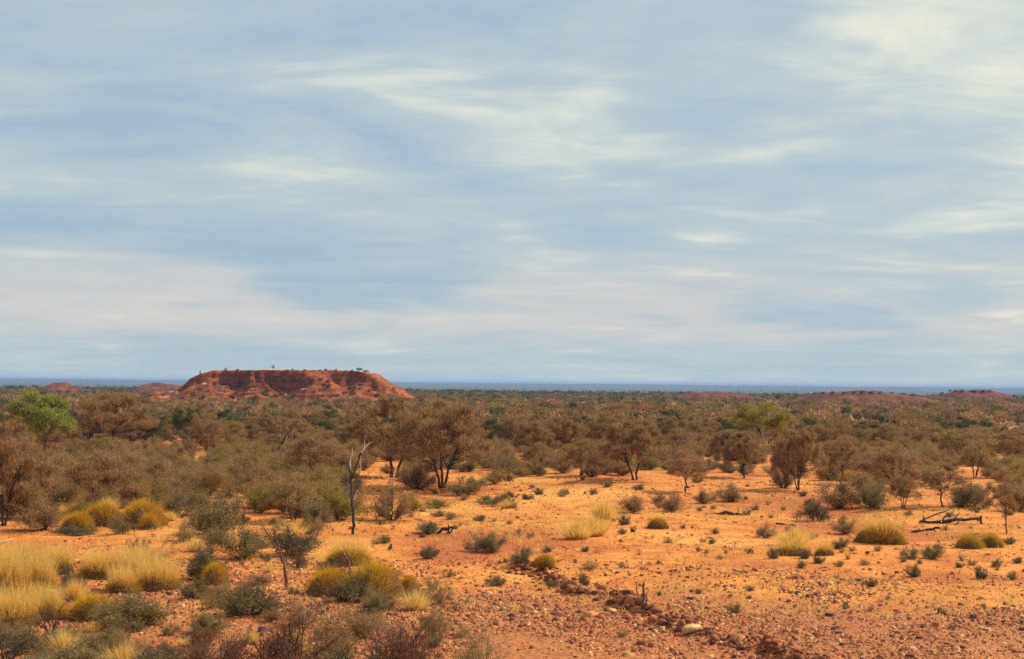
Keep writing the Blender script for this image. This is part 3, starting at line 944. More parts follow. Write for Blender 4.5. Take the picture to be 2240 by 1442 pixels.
# ------------------------------------------------------------------ the plants one can pick out
KEY = [
    # trees
    ('green_tree', 95, 1022, 182, 128, 'bright green leafy tree with pale trunk at far left'),
    ('ygreen_tree', 1672, 1000, 122, 125, 'yellow-green tree with pale bare trunk standing above the mulga'),
    ('mulga', 242, 985, 132, 195, 'large spreading mulga with dark forked trunk right of the bright green tree'),
    ('mulga', 8, 1150, 225, 210, 'big brown mulga cut off by the left edge above the tall yellow grass'),
    ('mulga', 967, 1068, 198, 235, 'largest brown mulga, domed crown and dark trunk, in the middle of the scrub'),
    ('mulga', 862, 1045, 178, 190, 'tall brown mulga directly left of the largest domed mulga'),
    ('mulga', 1388, 1050, 140, 165, 'wide brown mulga alone at the edge of the clearing, right of centre'),
    ('mulga', 1163, 1012, 94, 100, 'brown mulga with V-shaped stems just right of the largest mulga'),
    ('mulga', 1232, 1008, 98, 110, 'brown mulga second to the right of the largest mulga'),
    ('mulga', 690, 1032, 98, 135, 'low wide brown mulga left behind the dead tree'),
    ('sapling', 1500, 1076, 92, 105, 'small reddish mulga with pale thin trunk in front of the wide mulga'),
    ('mulga_dome', 1490, 1000, 62, 90, 'round mulga behind the small reddish pale-trunked mulga'),
    ('mulga', 1628, 1046, 100, 92, 'brown mulga with fan of stems below the yellow-green tree'),
    ('mulga', 1588, 1016, 78, 78, 'brown flat-topped mulga with dark trunk left of the yellow-green tree'),
    ('mulga', 1746, 1073, 140, 118, 'tall open mulga on two dark diverging trunks right of the yellow-green tree'),
    ('sapling', 1843, 1060, 108, 96, 'single-stemmed round brown mulga between two-trunked mulga and the right scrub'),
    ('sapling', 452, 1012, 108, 84, 'thin twiggy sapling standing apart below the mesa left end'),
    ('dark_tree', 402, 978, 92, 66, 'dark green tree with black stems left of the thin twiggy sapling'),
    ('sage_tree', 735, 952, 48, 46, 'small sparse pale green tree below the mesa right half'),
    ('sapling', 2200, 1168, 150, 92, 'leaning dark-stemmed mulga near the right edge beside the fallen logs'),
    ('sapling', 2060, 1108, 96, 105, 'grey-green mulga with dark stem behind the fallen logs'),
    ('mulga_dome', 1975, 1112, 74, 66, 'slender stick-like sapling left of the fallen log pile'),
    ('mulga_dome', 2036, 985, 56, 86, 'rounded brown mulga dome on the right, left of the widest dome'),
    ('mulga_dome', 2118, 1012, 78, 155, 'widest rounded mulga dome on the right side'),
    ('mulga_dome', 2132, 1046, 80, 76, 'upright brown mulga in front of the widest right dome'),
    ('mulga_dome', 640, 940, 46, 56, 'neat round mulga dome below the middle of the mesa'),
    ('mulga_dome', 2075, 930, 36, 46, 'dark round mulga alone in the far scrub on the right'),
    ('mulga_dome', 2215, 1010, 70, 110, 'brown mulga dome cut off by the right edge'),
    # shrubs of the left half
    ('olive_shrub', 225, 1092, 110, 175, 'large olive-brown shrub below the forked mulga at left'),
    ('olive_shrub', 120, 1070, 90, 140, 'olive shrub under the bright green tree'),
    ('olive_shrub', 50, 1135, 130, 150, 'tall olive shrub filling the left edge under the left-edge mulga'),
    ('brown_shrub', 95, 1160, 80, 100, 'twiggy brown shrub left of the yellow spinifex mounds'),
    ('straw_shrub', 410, 1185, 46, 90, 'straw-brown shrub between the spinifex mounds and the dense grey-green shrub'),
    ('grass_tuft', 640, 1175, 36, 60, 'straw tuft behind the forked dead sapling'),
    ('straw_shrub', 460, 1330, 50, 80, 'pale dry bush left of the dark open bluebush'),
    ('russet_shrub', 470, 1478, 110, 190, 'low russet bush at the bottom edge, leftmost of the twiggy ones'),
    ('bare_shrub', 700, 1345, 62, 80, 'black leafless twigs below the left dome of the double hummock'),
    ('straw_shrub', 660, 1370, 60, 110, 'pale brown bush above the purple-brown bottom-edge shrub'),
    ('bare_shrub', 840, 1475, 120, 130, 'leafless dark shrub between the purple-brown and russet bottom-edge shrubs'),
    ('straw_shrub', 960, 1320, 50, 70, 'wispy straw bush right of the small spinifex tuft'),
    ('bluebush', 60, 1425, 70, 110, 'dark bush beside the bottom left corner shrub'),
    ('olive_shrub', 60, 1055, 80, 110, 'olive shrub at the left edge below the bright green tree'),
    ('olive_shrub', 350, 1060, 70, 130, 'olive-brown shrub before an orange sand patch at left'),
    ('olive_shrub', 458, 1085, 96, 82, 'tall thin olive shrub below the twiggy sapling'),
    ('olive_shrub', 545, 1056, 92, 116, 'brown-olive shrub right of the twiggy sapling'),
    ('ygreen_shrub', 568, 1122, 66, 86, 'round yellow-green shrub left of the dead tree'),
    ('olive_shrub', 640, 1124, 92, 100, 'brown-olive shrub between the yellow-green shrub and the dead tree'),
    ('sage_shrub', 474, 1168, 104, 130, 'large grey-green shrub right of the yellow spinifex mounds'),
    ('sage_shrub', 392, 1130, 64, 100, 'sage shrub behind the yellow spinifex mounds'),
    ('ygreen_shrub', 742, 1138, 84, 108, 'olive-green shrub around the foot of the dead tree'),
    ('sage_shrub', 690, 1150, 60, 84, 'grey-green shrub left of the dead tree foot'),
    ('brown_shrub', 858, 1138, 90, 96, 'brown twiggy fan-shaped shrub right of the dead tree'),
    ('ygreen_shrub', 905, 1118, 40, 62, 'low yellow-green shrub beside the brown fan-shaped shrub'),
    ('brown_shrub', 915, 1070, 66, 84, 'grey-brown shrub in front of the largest mulga trunk'),
    ('sage_shrub', 1015, 1082, 46, 92, 'sage shrub right of the largest mulga foot'),
    ('sage_shrub', 530, 1222, 86, 122, 'dense grey-green shrub left of the forked dead sapling'),
    ('bluebush', 648, 1216, 76, 132, 'dark grey-green shrub behind the forked dead sapling'),
    ('bluebush', 440, 1268, 86, 86, 'dark twiggy bluebush at the right end of the tall yellow grass'),
    ('bluebush', 545, 1346, 92, 140, 'dark open bluebush in the foreground left of the forked dead sapling'),
    ('sage_shrub', 292, 1368, 78, 178, 'broad grey-green shrub in front of the tall yellow grass'),
    ('bluebush', 765, 1318, 72, 98, 'dark bluebush in front of the double spinifex hummock'),
    ('bare_shrub', 112, 1388, 92, 88, 'burnt black leafless shrub in front of the tall yellow grass at left'),
    ('bare_shrub', 18, 1452, 120, 120, 'dark leafless shrub in the bottom left corner'),
    ('sage_shrub', 165, 1470, 82, 210, 'low grey-green shrub along the bottom edge at left'),
    ('bluebush', 330, 1478, 70, 150, 'low sage bush along the bottom edge right of the left corner'),
    ('russet_shrub', 640, 1480, 160, 250, 'purple-brown twiggy shrub at the bottom edge left of centre'),
    ('russet_shrub', 880, 1478, 145, 220, 'russet twiggy shrub at the bottom edge near centre'),
    ('bluebush', 745, 1490, 90, 200, 'grey-green bush between the two twiggy bottom-edge shrubs'),
    ('straw_shrub', 1045, 1478, 108, 160, 'straw-coloured twiggy shrub at the bottom edge right of the russet one'),
    ('bare_shrub', 585, 1470, 130, 120, 'leafless dark-stemmed shrub at the bottom edge beside the purple-brown one'),
    ('straw_shrub', 790, 1400, 78, 150, 'straw-brown shrub behind the two twiggy bottom-edge shrubs'),
    ('sage_shrub', 262, 1168, 46, 62, 'small grey-green shrub between the yellow spinifex mounds'),
    ('bluebush', 172, 1172, 26, 96, 'low dark green shrub in front of the leftmost yellow spinifex mound'),
    ('bare_shrub', 300, 1215, 56, 74, 'bare grey shrub above the tall yellow grass'),
    # shrubs on the clearing
    ('sage_shrub', 1070, 1208, 50, 84, 'round grey-green shrub left of the rubble line head'),
    ('sage_shrub', 1137, 1230, 40, 50, 'compact grey-green shrub at the head of the rubble line'),
    ('brown_shrub', 1382, 1122, 44, 68, 'rounded brown shrub right of the pale straw tufts'),
    ('brown_shrub', 1470, 1120, 50, 56, 'rounded brown shrub beside a thin stick, in front of the small reddish mulga'),
    ('bare_shrub', 1440, 1112, 52, 50, 'thin upright bare bush left of the rounded brown shrub pair'),
    ('brown_shrub', 1540, 1102, 40, 50, 'low brown shrub in front of the fan-stemmed mulga, left one'),
    ('brown_shrub', 1600, 1098, 44, 62, 'low brown shrub in front of the fan-stemmed mulga, right one'),
    ('brown_shrub', 1715, 1068, 66, 52, 'grey-brown bush touching the left side of the two-trunked mulga'),
    ('bluebush', 1787, 1140, 54, 66, 'dark grey shrub left of the big seeding spinifex'),
    ('brown_shrub', 1838, 1112, 86, 100, 'tangled brown shrub under the single-stemmed round mulga'),
    ('brown_shrub', 1852, 1168, 44, 62, 'twiggy brown shrub touching the big seeding spinifex on its left'),
    ('sage_shrub', 1905, 1112, 60, 96, 'sage shrub behind the big seeding spinifex'),
    ('sage_shrub', 2115, 1110, 60, 100, 'sage shrub behind the right end of the fallen logs'),
    ('olive_shrub', 2225, 1118, 84, 90, 'dark olive shrub at the right edge behind the leaning mulga'),
    ('sage_shrub', 1838, 1200, 28, 40, 'small pale sage shrub between two spinifex hummocks on the right'),
    ('sage_shrub', 2035, 1222, 34, 54, 'pale sage shrub in front of the fallen logs'),
    ('brown_shrub', 1672, 1176, 34, 46, 'small brown shrub left of the pair of low spinifex on the right'),
    ('bluebush', 940, 1166, 36, 60, 'dark low shrub by the charred root on the clearing'),
    ('bluebush', 935, 1222, 34, 44, 'small dark shrub among red stones left of the rubble line'),
    ('bluebush', 1105, 1108, 34, 56, 'dark green shrub at the left edge of the clearing'),
    ('sage_shrub', 955, 1112, 24, 50, 'low sage shrub below the largest mulga, left one'),
    ('sage_shrub', 1060, 1104, 22, 60, 'low sage shrub below the largest mulga, right one'),
    # spinifex and grass
    ('tall_spinifex', 30, 1368, 96, 130, 'shaded front of the tall yellow spinifex at the left edge'),
    ('tall_spinifex', 98, 1352, 78, 90, 'shaded yellow spinifex behind the burnt black shrub'),
    ('tall_spinifex', 10, 1300, 108, 110, 'tallest yellow spinifex with straw stalks at the left edge'),
    ('tall_spinifex', 80, 1290, 84, 90, 'sunlit yellow spinifex right beside the tallest at the left edge'),
    ('tall_spinifex', 40, 1250, 66, 110, 'yellow spinifex at the back of the left edge mass'),
    ('tall_spinifex', 125, 1252, 66, 90, 'yellow spinifex left of the dark wedged shrub'),
    ('tall_spinifex', 345, 1288, 74, 104, 'domed yellow spinifex at the right end of the left mass'),
    ('tall_spinifex', 270, 1294, 62, 90, 'strawy yellow spinifex left of the domed right end'),
    ('tall_spinifex', 300, 1262, 70, 110, 'yellow spinifex behind the domed right end of the left mass'),
    ('tall_spinifex', 218, 1262, 66, 100, 'yellow spinifex in the middle of the left mass'),
    ('seeding_spinifex', 290, 1240, 50, 110, 'low yellow spinifex at the back of the left mass'),
    ('straw_shrub', 330, 1230, 44, 120, 'pale straw shrub behind the yellow spinifex at left'),
    ('bluebush', 150, 1300, 66, 62, 'dark shrub wedged between the yellow spinifex masses at left'),
    ('grass_tuft', 165, 1312, 48, 56, 'bright yellow grass tuft between the tall spinifex masses'),
    ('spinifex', 205, 1352, 52, 130, 'shaded spinifex mound left of the broad grey-green shrub'),
    ('spinifex', 470, 1278, 48, 70, 'small spinifex mound at the foot of the dark twiggy bluebush'),
    ('spinifex', 168, 1162, 42, 86, 'yellow spinifex mound, leftmost of the group of four'),
    ('spinifex', 225, 1148, 48, 98, 'brown-shadowed spinifex mound, second of the group of four'),
    ('spinifex', 312, 1152, 58, 118, 'largest spinifex mound, third of the group of four'),
    ('spinifex', 326, 1158, 34, 60, 'small spinifex mound before the largest of the group of four'),
    ('seeding_spinifex', 760, 1232, 66, 112, 'golden seeding spinifex at the foot of the dead tree'),
    ('spinifex', 722, 1300, 58, 116, 'left dome of the double spinifex hummock in the foreground'),
    ('spinifex', 822, 1303, 76, 150, 'right larger dome of the double spinifex hummock in the foreground'),
    ('spinifex', 893, 1300, 42, 56, 'small spinifex tuft right of the double hummock'),
    ('spinifex', 1438, 1155, 24, 52, 'small isolated spinifex cushion on the clearing near the straw tufts'),
    ('spinifex', 1190, 1240, 28, 50, 'small yellow spinifex at the head of the rubble line'),
    ('seeding_spinifex', 1925, 1186, 72, 112, 'big seeding spinifex hummock with pale halo on the right of the clearing'),
    ('seeding_spinifex', 1732, 1214, 42, 86, 'low spinifex cushion, left of the pair on the right'),
    ('seeding_spinifex', 1804, 1214, 34, 50, 'low spinifex cushion, right of the pair on the right'),
    ('spinifex', 2122, 1198, 28, 70, 'flat spinifex cushion in front of the fallen logs, left half'),
    ('spinifex', 2168, 1196, 28, 60, 'flat spinifex cushion in front of the fallen logs, right half'),
    ('grass_tuft', 1322, 1136, 50, 70, 'pale straw grass tuft on the clearing, the upper one'),
    ('grass_tuft', 1262, 1178, 46, 80, 'pale straw grass tuft on the clearing, lower left one'),
    ('grass_tuft', 1300, 1172, 50, 80, 'pale straw grass tuft on the clearing, lower right one'),
    ('grass_tuft', 1738, 1192, 44, 84, 'grey straw tuft behind the low spinifex pair'),
    ('grass_tuft', 1108, 1112, 22, 34, 'small straw tuft at the left end of the clearing'),
    ('spinifex', 1912, 1055, 34, 92, 'yellow sunlit grass patch behind the tangled brown shrub'),
    ('spinifex', 1860, 1052, 22, 60, 'small yellow grass patch behind the round single-stemmed mulga'),
]
for k in KEY:
    put(*k)

# small saltbushes dotted over the clearing
CLAND = [(1322, 1120, 'the upper straw tuft'), (1262, 1165, 'the lower straw tufts'), (1438, 1150, 'the isolated spinifex cushion'), (1190, 1235, 'the small yellow spinifex'),
         (1408, 1310, 'the forked stump'), (1510, 1370, 'the pale boulder'), (1590, 1124, 'the stubbed log'), (1730, 1149, 'the thin fallen branch'), (1732, 1205, 'the low spinifex pair'),
         (1925, 1170, 'the big seeding spinifex'), (2075, 1140, 'the long fallen trunk'), (2145, 1195, 'the flat spinifex cushions'), (1382, 1110, 'the rounded brown shrub'),
         (970, 1160, 'the charred root'), (1070, 1195, 'the round grey-green shrub'), (820, 1290, 'the double hummock'), (2200, 1150, 'the leaning right mulga'), (1137, 1220, 'the rubble line head')]


def clear_label(text, px, py, w):
    lx, ly, ln_ = min(CLAND, key=lambda q: (q[0] - px) ** 2 + 2 * (q[1] - py) ** 2)
    dx, dy_ = px - lx, py - ly
    rel = 'left of' if dx < -12 else 'right of' if dx > 12 else ''
    dep = 'in front' if dy_ > 14 else 'behind' if dy_ < -14 else ''
    r_ = (dep + ' and ' + rel) if rel and dep else (rel or (dep + ' of' if dep == 'in front' else dep or 'touching'))
    return ('tiny ' if w < 22 else 'small ' if w < 30 else 'wide ') + text + ' on orange sand ' + r_ + ' ' + ln_


SB = [(1178, 1082, 14, 24), (1238, 1082, 12, 24), (1152, 1092, 12, 30), (1300, 1082, 14, 26), (1122, 1112, 12, 20), (1232, 1086, 12, 26),
      (1138, 1170, 14, 26), (1162, 1178, 16, 22), (1365, 1148, 20, 28), (1362, 1168, 12, 18), (1383, 1164, 12, 14), (1566, 1168, 14, 20),
      (1558, 1190, 12, 20), (1465, 1188, 12, 26), (1360, 1242, 12, 20), (1290, 1244, 18, 48), (1276, 1280, 24, 32), (1088, 1280, 22, 44),
      (1205, 1288, 18, 28), (1240, 1286, 16, 30), (1610, 1340, 22, 30), (1358, 1394, 18, 28), (1270, 1358, 14, 20), (1385, 1342, 16, 26),
      (1690, 1222, 22, 26), (1762, 1222, 22, 30), (1788, 1232, 18, 28), (1752, 1242, 16, 26), (1838, 1240, 14, 22), (1862, 1206, 12, 20),
      (1920, 1206, 14, 24), (1890, 1236, 14, 30), (2000, 1262, 26, 34), (1905, 1284, 20, 26), (2145, 1266, 28, 34), (2215, 1268, 18, 28),
      (1995, 1222, 26, 44), (2040, 1224, 18, 26), (2105, 1226, 14, 18), (2125, 1236, 16, 26), (2180, 1240, 16, 28), (2228, 1232, 14, 22),
      (2058, 1342, 14, 22), (2152, 1334, 14, 18), (2088, 1376, 12, 22), (1905, 1336, 12, 22), (1855, 1224, 12, 16), (1575, 1224, 12, 20),
      (1640, 1212, 12, 20), (1690, 1172, 12, 20), (1050, 1140, 14, 30), (985, 1136, 14, 36), (960, 1130, 14, 30), (820, 1190, 14, 30),
      (1010, 1095, 16, 34), (1115, 1146, 10, 20), (1440, 1100, 14, 26), (1400, 1072, 14, 30), (1330, 1066, 12, 24), (1196, 1208, 14, 24),
      (640, 1300, 16, 26), (950, 1290, 30, 36), (980, 1262, 16, 30), (1780, 1176, 12, 20), (1770, 1106, 14, 30), (2210, 1190, 16, 28)]
for px, py, h, w in SB:
    put('saltbush', px, py, h * 1.15, w * 1.15, clear_label('low saltbush', px, py, w), 'small saltbushes dotted over the clearing')
for px, py, h, w in [(1536, 1192, 30, 26), (1605, 1196, 26, 20), (420, 1345, 46, 30), (1985, 1215, 30, 20), (1195, 1115, 22, 22), (660, 1318, 44, 36), (700, 1330, 50, 46)]:
    put('twig_shrub', px, py, h, w, 'tiny leafless seedling sticking up from bare ground', 'leafless seedlings on bare ground')


# ------------------------------------------------------------------ dead wood
def wood(name, label, cat, parts, origin, group=None):
    """parts: (part name, material, [(points, radii), ...]) in world metres relative to origin"""
    jr = np.random.default_rng(len(label) * 31 + len(parts))

    def rough_path(pts, rr):
        P, Q = [], []
        for i in range(len(pts) - 1):
            for f in (0.0, 0.34, 0.67):
                P.append(pts[i] * (1 - f) + pts[i + 1] * f + jr.normal(size=3) * rr[i] * (0.32 if (i or f) else 0))
                Q.append((rr[i] * (1 - f) + rr[i + 1] * f) * jr.uniform(0.82, 1.2))
        return P + [pts[-1]], Q + [rr[-1]]
    parts = [(a_, b_, [rough_path(*t_) for t_ in c_]) for a_, b_, c_ in parts]
    if len(parts) == 1:
        g = Geo()
        for pts, rr in parts[0][2]:
            g.tube(pts, rr, 7)
        root = link(name, g.mesh(name, M[parts[0][1]], True))
    else:
        root = link(name, None)
        for pn, mt, tubes in parts:
            g = Geo()
            for pts, rr in tubes:
                g.tube(pts, rr, 6)
            link(pn, g.mesh(pn, M[mt], True), root)
    root.location = origin
    return tag(root, label, cat, group)


def pxpath(base_px, pts, dy=None):
    """pixel polyline into metres relative to the base point, at the base point's depth (dy: depth offsets)"""
    p, s = at(*base_px)
    out = []
    for i, (x, y) in enumerate(pts):
        out.append(np.array(((x - base_px[0]) * s, (dy[i] if dy else 0.0), (base_px[1] - y) * s)))
    return p, s, out


B = (772, 1170)
p0, s0, trunk = pxpath(B, [(772, 1176), (773, 1140), (770, 1105), (768, 1075), (766, 1045)])
_, _, l1 = pxpath(B, [(766, 1045), (765, 1030), (758, 1020), (748, 1012)], [0, 0, 0.2, 0.4])
_, _, l2 = pxpath(B, [(766, 1050), (775, 1030), (783, 1003), (790, 990)], [0, -0.1, -0.2, -0.3])
_, _, l3 = pxpath(B, [(770, 1090), (780, 1068), (790, 1056)], [0, 0.2, 0.4])
_, _, w1 = pxpath(B, [(790, 990), (798, 978), (806, 970), (815, 965)], [-0.3, -0.4, -0.4, -0.5])
_, _, w2 = pxpath(B, [(765, 1028), (763, 1010), (768, 992), (767, 980)], [0, 0.1, 0.1, 0.1])
_, _, w3 = pxpath(B, [(774, 1094), (777, 1082), (782, 1072)], [-0.1, -0.15, -0.2])
_, _, w4 = pxpath(B, [(785, 1030), (786, 1010), (785, 998)], [0.3, 0.3, 0.3])
_, _, l5 = pxpath(B, [(778, 1050), (785, 1030)], [0.0, 0.3])
wood('dead_tree', 'tall dead tree with black trunk and bleached white upper branches', 'tree', [
    ('trunk', 'char', [(trunk, [0.09, 0.07, 0.062, 0.058, 0.05])]),
    ('branch', 'char', [(l1, [0.05, 0.045, 0.035, 0.015])]),
    ('branch', 'char', [(l2, [0.055, 0.05, 0.045, 0.04])]),
    ('branch', 'char', [(l3, [0.03, 0.022, 0.01])]),
    ('branch', 'char', [(l5, [0.03, 0.022])]),
    ('twig', 'char', [(pxpath(B, [(758, 1020), (750, 1000), (744, 985)], [.2, .3, .4])[2], [0.016, 0.011, 0.004])]),
    ('twig', 'char', [(pxpath(B, [(783, 1003), (795, 998), (806, 985)], [-.2, .0, .1])[2], [0.018, 0.012, 0.004])]),
    ('twig', 'char', [(pxpath(B, [(775, 1030), (786, 1020), (800, 1012)], [-.1, -.3, -.4])[2], [0.016, 0.011, 0.004])]),
    ('twig', 'char', [(pxpath(B, [(768, 1075), (757, 1058), (752, 1040)], [0, .2, .3])[2], [0.018, 0.012, 0.004])]),
    ('twig', 'char', [(pxpath(B, [(790, 1056), (800, 1046), (803, 1034)], [.4, .5, .5])[2], [0.012, 0.008, 0.003])]),
    ('twig', 'bone', [(pxpath(B, [(798, 978), (796, 962), (799, 950)], [-.4, -.3, -.3])[2], [0.014, 0.009, 0.003])]),
    ('bleached_branch', 'bone', [(w1, [0.036, 0.038, 0.024, 0.008])]),
    ('bleached_branch', 'bone', [(w2, [0.026, 0.022, 0.018, 0.008])]),
    ('bleached_branch', 'bone', [(w3, [0.02, 0.022, 0.012])]),
    ('bleached_branch', 'bone', [(w4, [0.022, 0.02, 0.01])]),
], p0)

B = (626, 1290)
p0, s0, a1 = pxpath(B, [(627, 1294), (624, 1262), (619, 1235), (614, 1212)])
_, _, a2 = pxpath(B, [(614, 1212), (606, 1195), (600, 1178), (596, 1160)], [0, 0.1, 0.1, 0.2])
_, _, a3 = pxpath(B, [(612, 1205), (598, 1190), (582, 1160), (570, 1138)], [0, -0.1, -0.2, -0.2])
_, _, a4 = pxpath(B, [(600, 1178), (592, 1150), (590, 1132)], [0.1, 0.2, 0.2])
_, _, a5 = pxpath(B, [(618, 1232), (630, 1210), (636, 1180)], [0, 0.2, 0.3])
wood('dead_sapling', 'forked brown dead sapling leaning left in the foreground', 'tree', [
    ('trunk', 'brownbark', [(a1, [0.075, 0.06, 0.05, 0.042])]),
    ('branch', 'brownbark', [(a2, [0.035, 0.03, 0.025, 0.02])]),
    ('branch', 'brownbark', [(a3, [0.03, 0.024, 0.018, 0.009])]),
    ('branch', 'brownbark', [(a4, [0.02, 0.015, 0.007])]),
    ('branch', 'brownbark', [(a5, [0.02, 0.015, 0.007])]),
], p0)

B = (768, 1288)
p0, s0, a1 = pxpath(B, [(768, 1292), (766, 1255), (761, 1230), (752, 1218), (745, 1208)], [0, 0, .1, .1, .1])
wood('dead_stick', 'curved dead stick rising out of the double spinifex hummock', 'stick', [('stick', 'brownbark', [(a1, [0.05, 0.045, 0.042, 0.038, 0.02])])], p0)

B = (1408, 1332)
p0, s0, a1 = pxpath(B, [(1406, 1336), (1408, 1310), (1407, 1290), (1408, 1274)])
_, _, a2 = pxpath(B, [(1404, 1330), (1399, 1312), (1392, 1292), (1389, 1272)], [0, -.1, -.1, -.1])
_, _, a3 = pxpath(B, [(1410, 1328), (1416, 1310), (1417, 1296)], [0, .1, .15])
wood('forked_stump', 'upright forked dead stump in the rubble line', 'stump', [
    ('trunk', 'brownbark', [(a1, [0.05, 0.04, 0.036, 0.03])]),
    ('branch', 'brownbark', [(a2, [0.022, 0.02, 0.016, 0.008])]),
    ('branch', 'brownbark', [(a3, [0.02, 0.015, 0.008])])], p0)

B = (1590, 1126)
p0, s0, a1 = pxpath(B, [(1556, 1126), (1572, 1124), (1588, 1121), (1604, 1124), (1622, 1124)], [0.3, 0.1, 0, -0.1, -0.2])
_, _, a2 = pxpath(B, [(1612, 1124), (1614, 1113)], [-.1, -.1])
wood('fallen_log', 'dark fallen log with an upright stub on open sand, middle distance', 'log', [
    ('trunk', 'char', [(a1, [0.04, 0.07, 0.09, 0.08, 0.04])]), ('stub', 'char', [(a2, [0.03, 0.015])])], p0)
B = (1730, 1149)
p0, s0, a1 = pxpath(B, [(1700, 1147), (1720, 1148), (1740, 1149), (1765, 1152)], [0.3, 0.1, 0, -0.2])
wood('fallen_log', 'thin dark fallen branch lying left of the big seeding spinifex', 'log', [('trunk', 'char', [(a1, [0.05, 0.055, 0.045, 0.02])])], p0)

B = (2075, 1146)
p0, s0, a1 = pxpath(B, [(2015, 1144), (2040, 1143), (2075, 1139), (2110, 1135), (2142, 1133)], [0.4, 0.2, 0, -0.1, -0.2])
_, _, a2 = pxpath(B, [(2143, 1127), (2144, 1140), (2143, 1150)], [-.2, -.2, -.25])
_, _, a3 = pxpath(B, [(2020, 1142), (2050, 1131), (2080, 1122), (2108, 1112)], [.5, .7, .9, 1.1])
wood('fallen_log', 'long fallen tree trunk propped on its branches near the right edge', 'log', [
    ('trunk', 'char', [(a1, [0.05, 0.085, 0.10, 0.075, 0.085])]),
    ('branch', 'char', [(a2, [0.05, 0.06, 0.05])]),
    ('branch', 'brownbark', [(a3, [0.045, 0.04, 0.035, 0.015])]),
    ('branch', 'char', [(pxpath(B, [(2060, 1141), (2072, 1130), (2090, 1124), (2096, 1116)], [.1, .3, .5, .6])[2], [0.05, 0.04, 0.03, 0.012])]),
    ('branch', 'char', [(pxpath(B, [(2100, 1136), (2090, 1142), (2074, 1150), (2066, 1156)], [-.1, -.4, -.8, -1.0])[2], [0.05, 0.04, 0.03, 0.015])]),
    ('branch', 'brownbark', [(pxpath(B, [(2085, 1138), (2098, 1127), (2104, 1121)], [0, .2, .3])[2], [0.05, 0.035, 0.015])]),
    ('branch', 'char', [(pxpath(B, [(2030, 1143), (2022, 1136), (2019, 1128)], [.2, .1, .0])[2], [0.05, 0.035, 0.015])])], p0)
B = (2030, 1166)
p0, s0, a1 = pxpath(B, [(1995, 1166), (2015, 1162), (2040, 1157), (2056, 1155)], [.2, .1, 0, -.1])
_, _, a2 = pxpath(B, [(2042, 1157), (2045, 1164)], [0, -.1])
wood('fallen_log', 'short broken branch in front of the long fallen trunk', 'log', [
    ('trunk', 'char', [(a1, [0.04, 0.06, 0.065, 0.05])]), ('stub', 'char', [(a2, [0.04, 0.03])])], p0)
B = (970, 1168)
p0, s0, a1 = pxpath(B, [(955, 1168), (968, 1160), (980, 1156), (992, 1153)], [.1, 0, 0, 0])
_, _, a2 = pxpath(B, [(978, 1170), (982, 1158), (979, 1146)], [-.1, 0, 0])
_, _, a3 = pxpath(B, [(986, 1168), (990, 1156), (998, 1150)], [-.15, 0, 0.1])
_, _, a4 = pxpath(B, [(900, 1168), (925, 1168), (958, 1168)], [.3, .1, 0])
wood('charred_root', 'black charred root stock with crooked prongs on the clearing', 'log', [
    ('root', 'char', [(a1, [0.05, 0.08, 0.08, 0.03])]), ('root', 'char', [(a2, [0.05, 0.05, 0.02])]),
    ('root', 'char', [(a3, [0.05, 0.045, 0.02])]), ('root', 'char', [(a4, [0.02, 0.03, 0.04])])], p0)
B = (1035, 1202)
p0, s0, a1 = pxpath(B, [(1016, 1202), (1028, 1200), (1040, 1203), (1056, 1206)], [0.2, 0, 0, -.2])
_, _, a2 = pxpath(B, [(1028, 1198), (1036, 1197)], [-0.05, -0.08])
wood('fallen_log', 'small black log with a white broken end beside the round grey-green shrub', 'log', [
    ('trunk', 'char', [(a1, [0.05, 0.08, 0.08, 0.04])]), ('broken_end', 'bone', [(a2, [0.05, 0.07])])], p0)
B = (855, 1205)
p0, s0, a1 = pxpath(B, [(846, 1207), (852, 1200), (856, 1190)], [0, 0, 0])
_, _, a2 = pxpath(B, [(851, 1202), (858, 1199)], [0, .1])
wood('burnt_stump', 'small burnt stump right of the golden spinifex', 'stump', [('trunk', 'char', [(a1, [0.06, 0.07, 0.03])]), ('stub', 'char', [(a2, [0.04, 0.02])])], p0)
B = (10, 1192)
p0, s0, a1 = pxpath(B, [(-16, 1196), (0, 1190), (12, 1185), (26, 1180)], [0, 0, 0, 0.1])
wood('bleached_branch', 'white bleached branch lying at the left edge above the tall grass', 'branch', [('stick', 'bone', [(a1, [0.05, 0.06, 0.055, 0.03])])], p0)
B = (1250, 1201)
p0, s0, a1 = pxpath(B, [(1228, 1196), (1240, 1200), (1262, 1202)], [.2, 0, -.1])
wood('dead_stick', 'thin curved stick lying on the sand below the straw tufts', 'stick', [('stick', 'brownbark', [(a1, [0.02, 0.028, 0.012])])], p0)
B = (607, 1002)
p0, s0, a1 = pxpath(B, [(604, 1004), (608, 985), (616, 968), (624, 956)], [0, 0, 0, 0])
_, _, a2 = pxpath(B, [(616, 968), (606, 958), (598, 948)], [0, .2, .3])
_, _, a3 = pxpath(B, [(620, 960), (628, 948), (640, 940)], [0, -.2, -.3])
wood('leaning_dead_tree', 'leaning black dead trunk in the scrub left of the low wide mulga', 'tree', [
    ('trunk', 'char', [(a1, [0.13, 0.11, 0.10, 0.09])]), ('branch', 'char', [(a2, [0.05, 0.04, 0.02])]), ('branch', 'char', [(a3, [0.05, 0.04, 0.02])])], p0)


